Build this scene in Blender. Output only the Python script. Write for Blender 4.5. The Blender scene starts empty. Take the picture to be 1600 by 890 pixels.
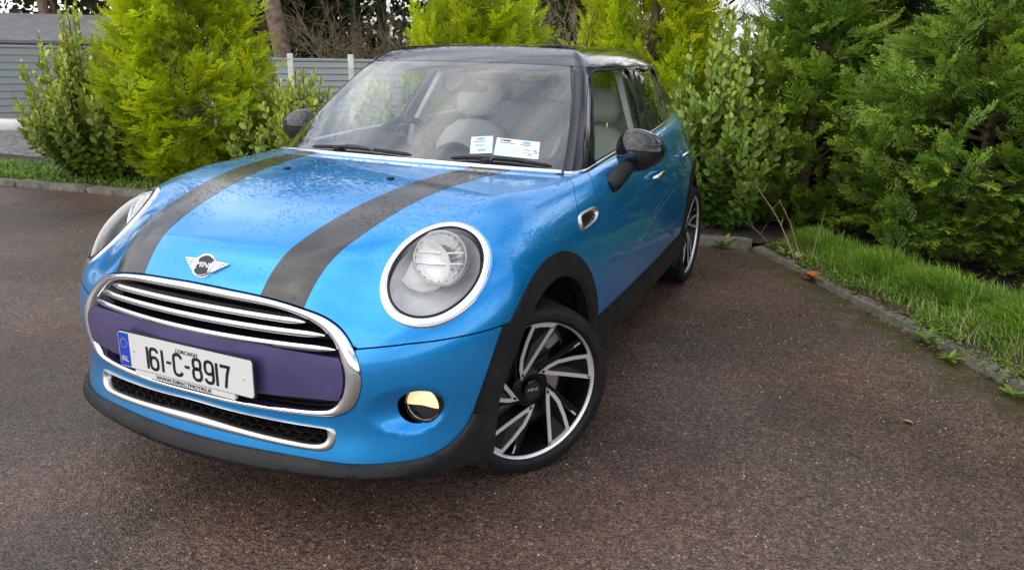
import bpy, bmesh, math, random
import numpy as np
from mathutils import Vector, Matrix
random.seed(7); RNG=np.random.default_rng(7)
SC=bpy.context.scene; COL=SC.collection
# ------------------------------------------------------------------ camera
CAM_C=(1.684,-2.236,1.420)
def make_camera():
    yaw,pitch,roll,f=CAMP
    fw=Vector((math.sin(yaw)*math.cos(pitch),math.cos(yaw)*math.cos(pitch),-math.sin(pitch)))
    rt=fw.cross(Vector((0,0,1))).normalized(); up=rt.cross(fw)
    r=math.cos(roll)*rt+math.sin(roll)*up; u=-math.sin(roll)*rt+math.cos(roll)*up
    cd=bpy.data.cameras.new('camera'); co=bpy.data.objects.new('camera',cd); COL.objects.link(co)
    cd.sensor_width=36; cd.sensor_fit='HORIZONTAL'; cd.lens=f*36/1600; cd.clip_start=.05; cd.clip_end=3000
    m=Matrix(((r.x,u.x,-fw.x,CAMC[0]),(r.y,u.y,-fw.y,CAMC[1]),(r.z,u.z,-fw.z,CAMC[2]),(0,0,0,1)))
    co.matrix_world=m; SC.camera=co
CAMC=(1.68377,-2.23649,1.42043); CAMP=(-0.421194,0.301788,0.019642,1178.982)
make_camera()
# ------------------------------------------------------------------ sky, sun, exposure
SUN_EL,SUN_AZ=math.radians(48),math.radians(215)   # azimuth measured clockwise from +y
def make_world():
    w=bpy.data.worlds.new('World'); SC.world=w; w.use_nodes=True
    nt=w.node_tree; nt.nodes.clear(); N=nt.nodes.new; L=nt.links.new
    out=N('ShaderNodeOutputWorld'); bg=N('ShaderNodeBackground'); bg.inputs['Strength'].default_value=.10
    sky=N('ShaderNodeTexSky'); sky.sky_type='NISHITA'; sky.sun_disc=False
    sky.sun_elevation=SUN_EL; sky.sun_rotation=SUN_AZ; sky.air_density=1.0; sky.dust_density=2.0; sky.ozone_density=1.5
    tc=N('ShaderNodeTexCoord')
    mp=N('ShaderNodeMapping'); mp.inputs['Scale'].default_value=(1,1,2.2); L(tc.outputs['Generated'],mp.inputs['Vector'])
    n1=N('ShaderNodeTexNoise'); n1.inputs['Scale'].default_value=1.7; n1.inputs['Detail'].default_value=7; n1.inputs['Roughness'].default_value=.55; n1.inputs['Distortion'].default_value=.4
    L(mp.outputs[0],n1.inputs['Vector'])
    cr=N('ShaderNodeValToRGB'); cr.color_ramp.elements[0].position=.36; cr.color_ramp.elements[1].position=.58
    L(n1.outputs['Fac'],cr.inputs['Fac'])
    n2=N('ShaderNodeTexNoise'); n2.inputs['Scale'].default_value=3.1; n2.inputs['Detail'].default_value=5; L(mp.outputs[0],n2.inputs['Vector'])
    cc=N('ShaderNodeValToRGB'); cc.color_ramp.elements[0].position=.33; cc.color_ramp.elements[0].color=(4.4,4.7,5.4,1)
    cc.color_ramp.elements[1].position=.68; cc.color_ramp.elements[1].color=(10.6,10.6,10.4,1); L(n2.outputs['Fac'],cc.inputs['Fac'])
    mx=N('ShaderNodeMix'); mx.data_type='RGBA'; L(cr.outputs['Color'],mx.inputs['Factor']); L(sky.outputs[0],mx.inputs['A']); L(cc.outputs['Color'],mx.inputs['B'])
    L(mx.outputs['Result'],bg.inputs['Color']); L(bg.outputs[0],out.inputs['Surface'])
make_world()
sl=bpy.data.lights.new('sun','SUN'); sl.energy=.6; sl.angle=math.radians(95); sl.color=(1,.96,.9)
so=bpy.data.objects.new('sun',sl); COL.objects.link(so)
sd=Vector((math.sin(SUN_AZ)*math.cos(SUN_EL),math.cos(SUN_AZ)*math.cos(SUN_EL),math.sin(SUN_EL)))
so.rotation_euler=sd.to_track_quat('Z','Y').to_euler(); so.location=sd*50
SC.view_settings.view_transform='Standard'; SC.view_settings.look='None'; SC.view_settings.exposure=1.0; SC.view_settings.gamma=1.0
SC.render.engine='CYCLES'; SC.cycles.max_bounces=10; SC.cycles.transparent_max_bounces=24
# ------------------------------------------------------------------ materials
def mat(name,base=(.5,.5,.5),rough=.5,metal=0.0,coat=0.0,coat_rough=.03,spec=.5,emit=None,estr=1.0):
    m=bpy.data.materials.new(name); m.use_nodes=True; b=m.node_tree.nodes['Principled BSDF']
    b.inputs['Base Color'].default_value=(*base,1); b.inputs['Roughness'].default_value=rough; b.inputs['Metallic'].default_value=metal
    b.inputs['Coat Weight'].default_value=coat; b.inputs['Coat Roughness'].default_value=coat_rough; b.inputs['Specular IOR Level'].default_value=spec
    if emit: b.inputs['Emission Color'].default_value=(*emit,1); b.inputs['Emission Strength'].default_value=estr
    return m
def bs(m): return m.node_tree.nodes['Principled BSDF']
def add(m,t,**kw):
    n=m.node_tree.nodes.new(t)
    for k,v in kw.items():
        if k in n.inputs: n.inputs[k].default_value=v
        else: setattr(n,k,v)
    return n
def lk(m,a,b): m.node_tree.links.new(a,b)
def ramp(m,fac,stops):
    r=add(m,'ShaderNodeValToRGB'); e=r.color_ramp.elements
    while len(e)<len(stops): e.new(.5)
    for el,(p,c) in zip(e,stops): el.position=p; el.color=(*c,1) if len(c)==3 else c
    lk(m,fac,r.inputs['Fac']); return r
def noise_color(m,scale,stops,detail=4,coord='Object',rough=.55):
    tc=add(m,'ShaderNodeTexCoord'); n=add(m,'ShaderNodeTexNoise',Scale=scale,Detail=detail,Roughness=rough); lk(m,tc.outputs[coord],n.inputs['Vector'])
    r=ramp(m,n.outputs['Fac'],stops); lk(m,r.outputs['Color'],bs(m).inputs['Base Color']); return n
def bump(m,scale,strength,dist=.002,detail=3,coord='Object'):
    tc=add(m,'ShaderNodeTexCoord'); n=add(m,'ShaderNodeTexNoise',Scale=scale,Detail=detail); lk(m,tc.outputs[coord],n.inputs['Vector'])
    b=add(m,'ShaderNodeBump',Strength=strength,Distance=dist); lk(m,n.outputs['Fac'],b.inputs['Height']); lk(m,b.outputs[0],bs(m).inputs['Normal']); return b
def glass_mat(name,tint=(.9,.95,.94),refl=1.0,base=.0):
    m=bpy.data.materials.new(name); m.use_nodes=True; nt=m.node_tree; nt.nodes.clear()
    o=nt.nodes.new('ShaderNodeOutputMaterial'); t=nt.nodes.new('ShaderNodeBsdfTransparent'); t.inputs['Color'].default_value=(*tint,1)
    g=nt.nodes.new('ShaderNodeBsdfGlossy'); g.inputs['Roughness'].default_value=.015; f=nt.nodes.new('ShaderNodeFresnel'); f.inputs['IOR'].default_value=1.5
    ge=nt.nodes.new('ShaderNodeNewGeometry'); io=nt.nodes.new('ShaderNodeMath'); io.operation='MULTIPLY_ADD'; io.inputs[1].default_value=1/1.5-1.5; io.inputs[2].default_value=1.5; nt.links.new(ge.outputs['Backfacing'],io.inputs[0]); nt.links.new(io.outputs[0],f.inputs['IOR'])   # same mirror strength from either side
    mr=nt.nodes.new('ShaderNodeMath'); mr.operation='MULTIPLY_ADD'; mr.inputs[1].default_value=refl; mr.inputs[2].default_value=base; mr.use_clamp=True
    x=nt.nodes.new('ShaderNodeMixShader'); nt.links.new(f.outputs[0],mr.inputs[0]); nt.links.new(mr.outputs[0],x.inputs[0]); nt.links.new(t.outputs[0],x.inputs[1]); nt.links.new(g.outputs[0],x.inputs[2]); nt.links.new(x.outputs[0],o.inputs['Surface'])
    return m
M={}
m=M['paint']=mat('blue_metallic_paint',(.005,.2,.5),.28,.64,1.0,.012)
tc=add(m,'ShaderNodeTexCoord'); v=add(m,'ShaderNodeTexVoronoi',Scale=1400.0); lk(m,tc.outputs['Object'],v.inputs['Vector'])
r=ramp(m,v.outputs['Color'],[(0,(.0,.215,.62)),(1,(.0005,.375,.87))]); lk(m,r.outputs['Color'],bs(m).inputs['Base Color'])
M['gloss']=mat('gloss_black',(.008,.008,.011),.10,0,.8,.03,.35)
m=M['vinyl']=mat('stripe_vinyl',(.017,.014,.016),.26,0,.65,.08,.45); bump(m,60,.03,.002)
m=M['plast']=mat('black_textured_plastic',(.012,.012,.013),.50,0,0,.03,.3); noise_color(m,9,[(.3,(.008,.008,.009)),(.7,(.018,.018,.019))]); bump(m,900,.25,.0006)
M['dark']=mat('dark_void',(.006,.006,.007),.7)
M['rubber']=mat('tyre_rubber',(.018,.018,.019),.6,0,0,.03,.25); noise_color(M['rubber'],14,[(.3,(.007,.007,.008)),(.7,(.017,.016,.016))])
M['chrome']=mat('chrome',(.88,.88,.90),.05,1.0)
m=M['chromewet']=mat('wet_chrome',(.84,.84,.86),.09,1.0); bump(m,260,.10,.001)
M['satin']=mat('satin_silver',(.72,.71,.70),.32,1.0)
M['alloy']=mat('machined_alloy',(.86,.86,.87),.42,.85)
M['alloyblk']=mat('gloss_black_alloy',(.004,.004,.005),.35,0,.15,.15,.18)
m=M['purple']=mat('purple_wrap',(.080,.060,.175),.34,.15,.45,.15); noise_color(m,7,[(.3,(.062,.047,.145)),(.7,(.092,.070,.195))])
M['white']=mat('plate_white',(.78,.77,.74),.35,0,.3)
M['ink']=mat('plate_black',(.008,.008,.009),.3)
M['eublue']=mat('plate_blue',(.010,.06,.50),.35)
M['yellow']=mat('plate_yellow',(.75,.60,.08),.4)
M['glass']=glass_mat('clear_glass',(.92,.95,.95),1.5,.13)
M['glassside']=glass_mat('side_glass',(.80,.86,.84),1.2,.02)
M['glasstint']=glass_mat('tinted_glass',(.40,.44,.42),1.3,.05)
m=M['lens']=glass_mat('lamp_lens',(.98,.98,.98),.8,.02)
_nt=m.node_tree; _o=[n for n in _nt.nodes if n.type=='OUTPUT_MATERIAL'][0]; _x=_o.inputs['Surface'].links[0].from_node; _d=_nt.nodes.new('ShaderNodeBsdfDiffuse'); _d.inputs['Color'].default_value=(.85,.84,.80,1); _y=_nt.nodes.new('ShaderNodeMixShader')
_lw=_nt.nodes.new('ShaderNodeLayerWeight'); _lw.inputs['Blend'].default_value=.35; _mm=_nt.nodes.new('ShaderNodeMath'); _mm.operation='MULTIPLY_ADD'; _mm.inputs[1].default_value=1.5; _mm.inputs[2].default_value=-.50; _mm.use_clamp=True; _nt.links.new(_lw.outputs['Facing'],_mm.inputs[0])   # rain film: milkier at a glancing view
_nt.links.new(_mm.outputs[0],_y.inputs[0]); _nt.links.new(_x.outputs[0],_y.inputs[1]); _nt.links.new(_d.outputs[0],_y.inputs[2]); _nt.links.new(_y.outputs[0],_o.inputs['Surface'])
M['frit']=mat('windscreen_frit',(.012,.013,.018),.5)
M['leather']=mat('light_grey_leather',(.62,.60,.555),.5); bump(M['leather'],180,.15,.001)
M['headl']=mat('headliner',(.80,.80,.78),.9)
M['trim']=mat('grey_cabin_trim',(.46,.47,.47),.6)
M['dash']=mat('dashboard_plastic',(.030,.031,.034),.55)
M['lampdark']=mat('lamp_housing_grey',(.60,.60,.61),.38,.35)
M['crescent']=mat('lamp_trim',(.86,.86,.85),.4,.35)
M['lampsilver']=mat('lamp_reflector',(.97,.97,.96),.16,.80)
M['disc']=mat('brake_steel',(.45,.43,.41),.35,1.0); M['rust']=mat('rusty_iron',(.10,.045,.022),.8)
M['paper']=mat('sticker_paper',(.72,.80,.79),.6); M['papergreen']=mat('sticker_green',(.60,.78,.70),.6); M['paperblue']=mat('sticker_blue',(.22,.45,.68),.6); M['paperred']=mat('sticker_red',(.70,.60,.60),.6)
M['fog']=mat('lit_fog_lamp',(.8,.7,.5),.3,0,0,.03,.5,(1.0,.62,.25),.52)
m=M['water']=bpy.data.materials.new('water_drops'); m.use_nodes=True; nt=m.node_tree; b=bs(m)
b.inputs['Base Color'].default_value=(.95,.97,1,1); b.inputs['Roughness'].default_value=.02; b.inputs['IOR'].default_value=1.33; b.inputs['Transmission Weight'].default_value=1.0
# ------------------------------------------------------------------ mesh helpers
def newmesh(name,V,T,N=None,mat=None,sharp=None):
    V=np.ascontiguousarray(V,np.float32); T=np.ascontiguousarray(T,np.int32)
    me=bpy.data.meshes.new(name); me.vertices.add(len(V)); me.vertices.foreach_set('co',V.ravel())
    k=T.shape[1]; me.loops.add(T.size); me.loops.foreach_set('vertex_index',T.ravel()); me.polygons.add(len(T))
    me.polygons.foreach_set('loop_start',np.arange(0,T.size,k,dtype=np.int32))
    me.update(calc_edges=True); me.validate()
    me.polygons.foreach_set('use_smooth',np.ones(len(me.polygons),bool))
    if N is not None: me.normals_split_custom_set_from_vertices(np.asarray(N,float))
    elif sharp is not None: me.set_sharp_from_angle(angle=math.radians(sharp))
    if mat: me.materials.append(mat)
    return me
def link(name,me,parent=None,loc=None,rot=None):
    o=bpy.data.objects.new(name,me); COL.objects.link(o)
    if parent is not None: o.parent=parent
    if loc is not None: o.location=loc
    if rot is not None: o.rotation_euler=rot
    return o
def tag(o,label=None,cat=None,group=None,kind=None):
    if label: o['label']=label
    if cat: o['category']=cat
    if group: o['group']=group
    if kind: o['kind']=kind
    return o
def empty(name,loc=(0,0,0),parent=None,rz=0):
    o=bpy.data.objects.new(name,None); COL.objects.link(o); o.location=loc; o.rotation_euler=(0,0,rz); o.empty_display_size=.2
    if parent: o.parent=parent
    return o
def mirrored(M3):
    V,N,T=M3; return V*[-1,1,1],(None if N is None else N*[-1,1,1]),T[:,::-1]
def join(*ms):
    V=[];N=[];T=[];o=0
    for a in ms:
        v,n,t=a; V.append(v); N.append(np.zeros_like(v) if n is None else n); T.append(t+o); o+=len(v)
    return np.concatenate(V),np.concatenate(N),np.concatenate(T)
def jn(ms):   # join list of (V,T) quad/tri lists -> triangles (V,T)
    V=[];T=[];o=0
    for v,t in ms:
        v=np.asarray(v,float); t=np.asarray(t)
        if t.shape[1]==4: t=np.concatenate([t[:,[0,1,2]],t[:,[0,2,3]]])
        V.append(v); T.append(t+o); o+=len(v)
    return np.concatenate(V),np.concatenate(T)
def part(name,vt,material,parent=None,sharp=40,loc=None,rot=None):
    V,T=vt; return link(name,newmesh(name,V,T,None,material,sharp),parent,loc,rot)
def box(c,s,R=None):
    c=np.array(c,float); s=np.array(s,float)/2
    v=np.array([[i,j,k] for i in(-1,1) for j in(-1,1) for k in(-1,1)],float)*s
    if R is not None: v=v@np.asarray(R).T
    return v+c, np.array([[0,1,3,2],[4,6,7,5],[0,4,5,1],[2,3,7,6],[0,2,6,4],[1,5,7,3]])
def bevbox(c,s,b,R=None):   # chamfered box
    bm=bmesh.new(); bmesh.ops.create_cube(bm,size=1); bmesh.ops.scale(bm,vec=s,verts=bm.verts)
    bmesh.ops.bevel(bm,geom=bm.edges[:],offset=b,segments=2,affect='EDGES',profile=.5); bmesh.ops.triangulate(bm,faces=bm.faces[:])
    bm.verts.ensure_lookup_table(); v=np.array([x.co[:] for x in bm.verts]); t=np.array([[w.index for w in f.verts] for f in bm.faces]); bm.free()
    if R is not None: v=v@np.asarray(R).T
    return v+np.array(c,float),t
def rotm(ax,a):
    return np.array(Matrix.Rotation(a,3,ax))
def lathe(prof,n=48,axis='x',arc=(0,2*math.pi)):
    """prof: list of (axial,radius); revolved about axis"""
    prof=np.array(prof,float); full=abs(arc[1]-arc[0]-2*math.pi)<1e-6
    a=np.linspace(arc[0],arc[1],n,endpoint=not full); k=len(prof)
    V=np.zeros((n,k,3)); ca,sa=np.cos(a)[:,None],np.sin(a)[:,None]
    if axis=='x': V[...,0]=prof[:,0]; V[...,1]=prof[:,1]*ca; V[...,2]=prof[:,1]*sa
    elif axis=='z': V[...,2]=prof[:,0]; V[...,0]=prof[:,1]*ca; V[...,1]=prof[:,1]*sa
    else: V[...,1]=prof[:,0]; V[...,2]=prof[:,1]*ca; V[...,0]=prof[:,1]*sa
    i=np.arange(n if full else n-1); j=np.arange(k-1); I,J=np.meshgrid(i,j,indexing='ij'); I2=(I+1)%n
    T=np.stack([I*k+J,I2*k+J,I2*k+J+1,I*k+J+1],-1).reshape(-1,4)
    return V.reshape(-1,3),T
def grid(V):   # V (n,m,3) -> quads
    n,m=V.shape[:2]; I,J=np.meshgrid(np.arange(n-1),np.arange(m-1),indexing='ij')
    return V.reshape(-1,3),np.stack([I*m+J,(I+1)*m+J,(I+1)*m+J+1,I*m+J+1],-1).reshape(-1,4)
def tube(P,r,k=8,closed=False,cap=True):
    P=np.array(P,float); n=len(P); r=np.broadcast_to(np.asarray(r,float),(n,))
    t=np.gradient(P,axis=0)
    if closed: t=np.roll(P,-1,0)-np.roll(P,1,0)
    t/=np.linalg.norm(t,axis=1,keepdims=True)+1e-12
    up=np.array([0,0,1.]) if abs(t[0,2])<.9 else np.array([1.,0,0])
    B=np.zeros((n,3)); b=up-t[0]*(up@t[0]); b/=np.linalg.norm(b)
    for i in range(n):
        b=b-t[i]*(b@t[i]); b/=np.linalg.norm(b)+1e-12; B[i]=b
    Cc=np.cross(t,B); a=np.linspace(0,2*math.pi,k,endpoint=False)
    V=P[:,None]+r[:,None,None]*(B[:,None]*np.cos(a)[None,:,None]+Cc[:,None]*np.sin(a)[None,:,None])
    i=np.arange(n if closed else n-1); I,J=np.meshgrid(i,np.arange(k),indexing='ij'); I2=(I+1)%n; J2=(J+1)%k
    T=np.stack([I*k+J,I2*k+J,I2*k+J2,I*k+J2],-1).reshape(-1,4); V=V.reshape(-1,3)
    if cap and not closed:
        T=np.concatenate([T,np.array([[0,(j+1)%k,j,j] for j in range(1,k)]),np.array([[(n-1)*k,(n-1)*k+j,(n-1)*k+(j+1)%k,(n-1)*k+(j+1)%k] for j in range(1,k-1)])])
    return V,T
def jtri(V,T):
    T=np.asarray(T)
    if T.shape[1]==4: T=np.concatenate([T[:,[0,1,2]],T[:,[0,2,3]]])
    T=T[(T[:,0]!=T[:,1])&(T[:,1]!=T[:,2])&(T[:,0]!=T[:,2])]
    return np.asarray(V,float),T
def catmull(P,n,closed=True):
    P=np.array(P,float); 
    Q=np.concatenate([P[-1:],P,P[:2]]) if closed else np.concatenate([2*P[:1]-P[1:2],P,2*P[-1:]-P[-2:-1]])
    m=len(P) if closed else len(P)-1; out=[]
    for i in range(m):
        p0,p1,p2,p3=Q[i:i+4]; t=np.linspace(0,1,24,endpoint=False)[:,None]
        out.append(.5*((2*p1)+(-p0+p2)*t+(2*p0-5*p1+4*p2-p3)*t*t+(-p0+3*p1-3*p2+p3)*t**3))
    D=np.concatenate(out+([P[:1]] if closed else [P[-1:]])); s=np.concatenate([[0],np.cumsum(np.linalg.norm(np.diff(D,axis=0),axis=1))])
    q=np.linspace(0,s[-1],n,endpoint=not closed); return np.stack([np.interp(q,s,D[:,k]) for k in range(D.shape[1])],1)
def sdpoly(P,poly):      # signed distance, positive inside
    poly=np.asarray(poly,float); n=len(poly); d=np.full(len(P),1e9); ins=np.zeros(len(P),bool)
    for i in range(n):
        a=poly[i]; b=poly[(i+1)%n]; e=b-a; w=P-a; t=np.clip((w@e)/(e@e+1e-15),0,1)
        d=np.minimum(d,((w-t[:,None]*e)**2).sum(1))
        c=((a[1]>P[:,1])!=(b[1]>P[:,1])); 
        with np.errstate(divide='ignore',invalid='ignore'): xi=(b[0]-a[0])*(P[:,1]-a[1])/(b[1]-a[1])+a[0]
        ins^=c&(P[:,0]<xi)
    return np.where(ins,1,-1)*np.sqrt(d)
def surfnet(F,lo,hi,h):
    ax=[np.arange(lo[i],hi[i]+h,h) for i in range(3)]; G=np.stack(np.meshgrid(*ax,indexing='ij'),-1)
    val=np.concatenate([F(G[i:i+12]) for i in range(0,len(ax[0]),12)])
    s=val<0; nx,ny,nz=s.shape
    cs=np.zeros((nx-1,ny-1,nz-1),int)
    for a in(0,1):
        for b in(0,1):
            for c in(0,1): cs+=s[a:nx-1+a,b:ny-1+b,c:nz-1+c]
    act=(cs>0)&(cs<8); idx=-np.ones(act.shape,int); idx[act]=np.arange(act.sum())
    ctr=np.stack(np.nonzero(act),1)*h+np.array(lo)+h/2
    Q=[]
    for axis in range(3):
        sl0=[slice(None)]*3; sl1=[slice(None)]*3; sl0[axis]=slice(0,-1); sl1[axis]=slice(1,None)
        ch=s[tuple(sl0)]!=s[tuple(sl1)]; b,c=[(1,2),(2,0),(0,1)][axis]
        E=np.stack(np.nonzero(ch),1); E=E[(E[:,b]>0)&(E[:,c]>0)&(E[:,b]<s.shape[b]-1)&(E[:,c]<s.shape[c]-1)]
        inside=s[tuple(E.T)]
        q=[]
        for db,dc in((0,0),(-1,0),(-1,-1),(0,-1)):
            e=E.copy(); e[:,b]+=db; e[:,c]+=dc; q.append(idx[tuple(e.T)])
        q=np.stack(q,1); q=np.where(inside[:,None],q,q[:,::-1]); Q.append(q)
    Q=np.concatenate(Q); T=np.concatenate([Q[:,[0,1,2]],Q[:,[0,2,3]]]); return ctr,T
def grad(F,P,e):
    g=np.zeros_like(P)
    for k in range(3):
        d=np.zeros(3); d[k]=e; g[:,k]=(F(P+d)-F(P-d))/(2*e)
    return g
def project(F,P,it=5,e=1e-3,lvl=0.0,step=.02):
    for _ in range(it):
        g=grad(F,P,e); v=F(P)-lvl; d=g*(v/np.maximum((g*g).sum(1),1e-6))[:,None]
        l=np.linalg.norm(d,axis=1,keepdims=True); P=P-d*np.minimum(1,step/np.maximum(l,1e-9))
    return P
def normals(F,P,e=3e-3):
    g=grad(F,P,e); return g/np.maximum(np.linalg.norm(g,axis=1,keepdims=True),1e-9)
def compact(V,N,T):
    u,inv=np.unique(T,return_inverse=True); return V[u],N[u],inv.reshape(T.shape)
def clip(Ms,gf):
    V,N,T=Ms; g=gf(V) if callable(gf) else gf
    g=np.where(np.abs(g)<1e-7,1e-7,g); pos=g>0; c=pos[T].sum(1)
    keep=T[c==3]; P1=T[c==1]; P2=T[c==2]
    def rot(Tt,flag):     # rotate so that the odd vertex is first
        k=np.argmax(flag,axis=1); r=np.arange(len(Tt)); return np.stack([Tt[r,k],Tt[r,(k+1)%3],Tt[r,(k+2)%3]],1)
    A=rot(P1,pos[P1]) if len(P1) else np.zeros((0,3),int); B=rot(P2,~pos[P2]) if len(P2) else np.zeros((0,3),int)
    E=np.concatenate([A[:,[0,1]],A[:,[0,2]],B[:,[0,1]],B[:,[0,2]]]); E.sort(axis=1)
    if len(E)==0: return compact(V,N,keep) if len(keep) else (np.zeros((0,3)),np.zeros((0,3)),np.zeros((0,3),int))
    n=len(V); ue,inv=np.unique(E[:,0]*n+E[:,1],return_inverse=True); a,b=ue//n,ue%n
    t=(g[a]/(g[a]-g[b]))[:,None]; nv=V[a]+(V[b]-V[a])*t; nn=N[a]+(N[b]-N[a])*t; nn/=np.maximum(np.linalg.norm(nn,axis=1,keepdims=True),1e-9)
    ia=inv+n; la,lb=len(A),len(B); a1,a2,b1,b2=ia[:la],ia[la:2*la],ia[2*la:2*la+lb],ia[2*la+lb:]
    TT=np.concatenate([keep,np.stack([A[:,0],a1,a2],1),np.stack([b1,B[:,1],B[:,2]],1),np.stack([b1,B[:,2],b2],1)])
    return compact(np.concatenate([V,nv]),np.concatenate([N,nn]),TT)
def flange(Ms,depth,bev=0.0):
    V,N,T=Ms; E=np.concatenate([T[:,[0,1]],T[:,[1,2]],T[:,[2,0]]]); n=len(V); key=np.minimum(E[:,0],E[:,1])*n+np.maximum(E[:,0],E[:,1])
    u,i,c=np.unique(key,return_index=True,return_counts=True); B=E[i[c==1]]
    a,b=V[B[:,0]],V[B[:,1]]; na,nb=N[B[:,0]],N[B[:,1]]
    sd=np.cross(b-a,na); sd/=np.maximum(np.linalg.norm(sd,axis=1,keepdims=True),1e-9)
    m=len(B); a1,b1=a-na*depth,b-nb*depth
    W=np.concatenate([a,b,b1,a1]); s=np.arange(m); TT=np.concatenate([np.stack([s+m,s,s+3*m],1),np.stack([s+m,s+3*m,s+2*m],1)])
    return join((V,N,T),(W,np.concatenate([sd]*4),TT))
def panel(name,Ms,material,parent,depth=.018,both=False):
    if depth: Ms=flange(Ms,depth)
    V,N,T=Ms; return link(name,newmesh(name,V,T,N,material),parent)
def offset(Ms,d): V,N,T=Ms; return V+N*(d if np.isscalar(d) else d[:,None]),N,T
FONTC={}
def text_vt(s,size,extrude=.0005):
    cu=bpy.data.curves.new('lettering','FONT'); cu.body=s; cu.size=size; cu.align_x='CENTER'; cu.align_y='CENTER'; cu.extrude=extrude; cu.resolution_u=3
    o=bpy.data.objects.new('lettering',cu); COL.objects.link(o); dg=bpy.context.evaluated_depsgraph_get(); dg.update()
    me=bpy.data.meshes.new_from_object(o.evaluated_get(dg)); bm=bmesh.new(); bm.from_mesh(me); bmesh.ops.triangulate(bm,faces=bm.faces[:])
    V=np.array([v.co[:] for v in bm.verts]); T=np.array([[v.index for v in f.verts] for f in bm.faces]); bm.free()
    bpy.data.objects.remove(o); bpy.data.curves.remove(cu); bpy.data.meshes.remove(me); return V,T
def frame(o,ex,ey,ez): # local->world
    return np.array(o,float),np.stack([np.array(ex,float),np.array(ey,float),np.array(ez,float)],1)
def place(vt,fr): V,T=vt; return V@fr[1].T+fr[0],T
# ---- BODYF BEGIN
import numpy as np
def spline(xs, ys):
    xs=np.array(xs,float); ys=np.array(ys,float); n=len(xs); h=np.diff(xs)
    A=np.zeros((n,n)); b=np.zeros(n); A[0,0]=A[-1,-1]=1
    for i in range(1,n-1):
        A[i,i-1]=h[i-1]; A[i,i]=2*(h[i-1]+h[i]); A[i,i+1]=h[i]
        b[i]=3*((ys[i+1]-ys[i])/h[i]-(ys[i]-ys[i-1])/h[i-1])
    c=np.linalg.solve(A,b)
    d=(c[1:]-c[:-1])/(3*h); bb=(ys[1:]-ys[:-1])/h-h*(2*c[:-1]+c[1:])/3
    def f(x):
        x=np.asarray(x,float); xc=np.clip(x,xs[0],xs[-1])
        i=np.clip(np.searchsorted(xs,xc)-1,0,n-2); t=xc-xs[i]
        v=ys[i]+bb[i]*t+c[i]*t*t+d[i]*t**3
        s0=bb[0]; s1=bb[-1]+2*c[-2]*h[-1]+3*d[-1]*h[-1]**2
        return v+np.where(x<xs[0],s0*(x-xs[0]),0)+np.where(x>xs[-1],s1*(x-xs[-1]),0)
    return f
def sstep(a,b,x):
    t=np.clip((x-a)/(b-a),0,1); return t*t*t*(t*(6*t-15)+10)
def rmax(a,b,R,n=2.2):            # rounded intersection of two half-spaces
    u=np.maximum(1+a/R,0); v=np.maximum(1+b/R,0)
    m=np.maximum(u,v); m=np.maximum(m,1e-9)
    return R*(m*((u/m)**n+(v/m)**n)**(1/n)-1)
W_z=spline([.10,.2,.3,.42,.55,.68,.8,.9,.98,1.1],[.775,.806,.826,.840,.845,.842,.832,.813,.790,.745])
T_y=spline([-.9,-.6,-.3,0,.4,1.3,1.9,2.4,2.8,3.1,3.4],[.05,.03,.014,.006,0,.003,.017,.045,.112,.195,.29])
YF_z=spline([.1,.18,.25,.32,.38,.5,.6,.68,.76,.9],[-.775,-.785,-.795,-.787,-.773,-.775,-.772,-.757,-.735,-.69])
ZT_y=spline([-.95,-.75,-.66,-.55,-.4,-.2,0,.2,.45,.8,1.4,2.2,2.8,3.2],[.60,.765,.828,.879,.926,.966,.990,1.002,1.009,1.03,1.055,1.085,1.095,1.09])
YR_z=spline([.1,.3,.5,.7,.9,1.05],[3.10,3.18,3.20,3.17,3.10,3.03])
RT_y=spline([-.8,-.5,-.2,.1,.4,.8,2.0,3.0],[.20,.23,.21,.16,.10,.055,.05,.06])
def f_body(p):
    x=np.abs(p[...,0]); y=p[...,1]; z=p[...,2]
    side=x-(W_z(z)-T_y(y)*(1+.55*sstep(.72,.98,z)*(y>1)))
    front=-(y-(YF_z(z)+.30*x*x))
    rear=y-(YR_z(z)-.35*x*x)
    top=z-(ZT_y(y)-(.085-.022*np.exp(-((y+.08)/.18)**2))*x*x)
    bump=-.034*np.exp(-((x-.535)/.115)**2-((y+.52)/.15)**2)
    top=top-bump
    s=rmax(rmax(side,front,.30),rear,.28)
    R=np.clip(RT_y(y),.03,.3); w=sstep(.28,.56,x); R=.125+(R-.125)*np.maximum(w,sstep(-.25,.15,y))
    s=rmax(s,top,R)
    d=np.sqrt(((x-.662)/np.where(x<.662,.118,.074))**2+((z-.456)/.074)**2)
    s=s+np.where(y<-.3,.031*np.maximum(1-d*d,0)**1.5,0)
    return np.maximum(s,.14-z)
C_z=lambda z: .62-.70*(z-1.0)
TG_y=spline([.3,.8,1.2,1.7,2.1,2.5,2.8,3.1],[0,0,.001,.012,.030,.070,.112,.165])
ZR_y=spline([.6,.85,1.05,1.3,1.8,2.3,2.8,3.1],[1.375,1.414,1.440,1.455,1.458,1.440,1.396,1.355])
def xs_gh(y,z):
    t=(z-.98)/.38
    return .727-.45*(z-.98)+.016*4*t*(1-t)*(1-1.6*sstep(1.9,2.7,y))-TG_y(y)
def f_gh(p):
    x=np.abs(p[...,0]); y=p[...,1]; z=p[...,2]
    ws=(.240+(z-1.003)*1.77+C_z(z)*x*x-y)/2.0
    side=(x-xs_gh(y,z))/1.09
    rear=(y-(3.02-.75*(z-1.05)-.25*x*x))/1.25
    roof=z-(ZR_y(y)-.075*x*x)
    s=rmax(rmax(ws,side,.05),rear,.17)
    return rmax(s,roof,.09)
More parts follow.
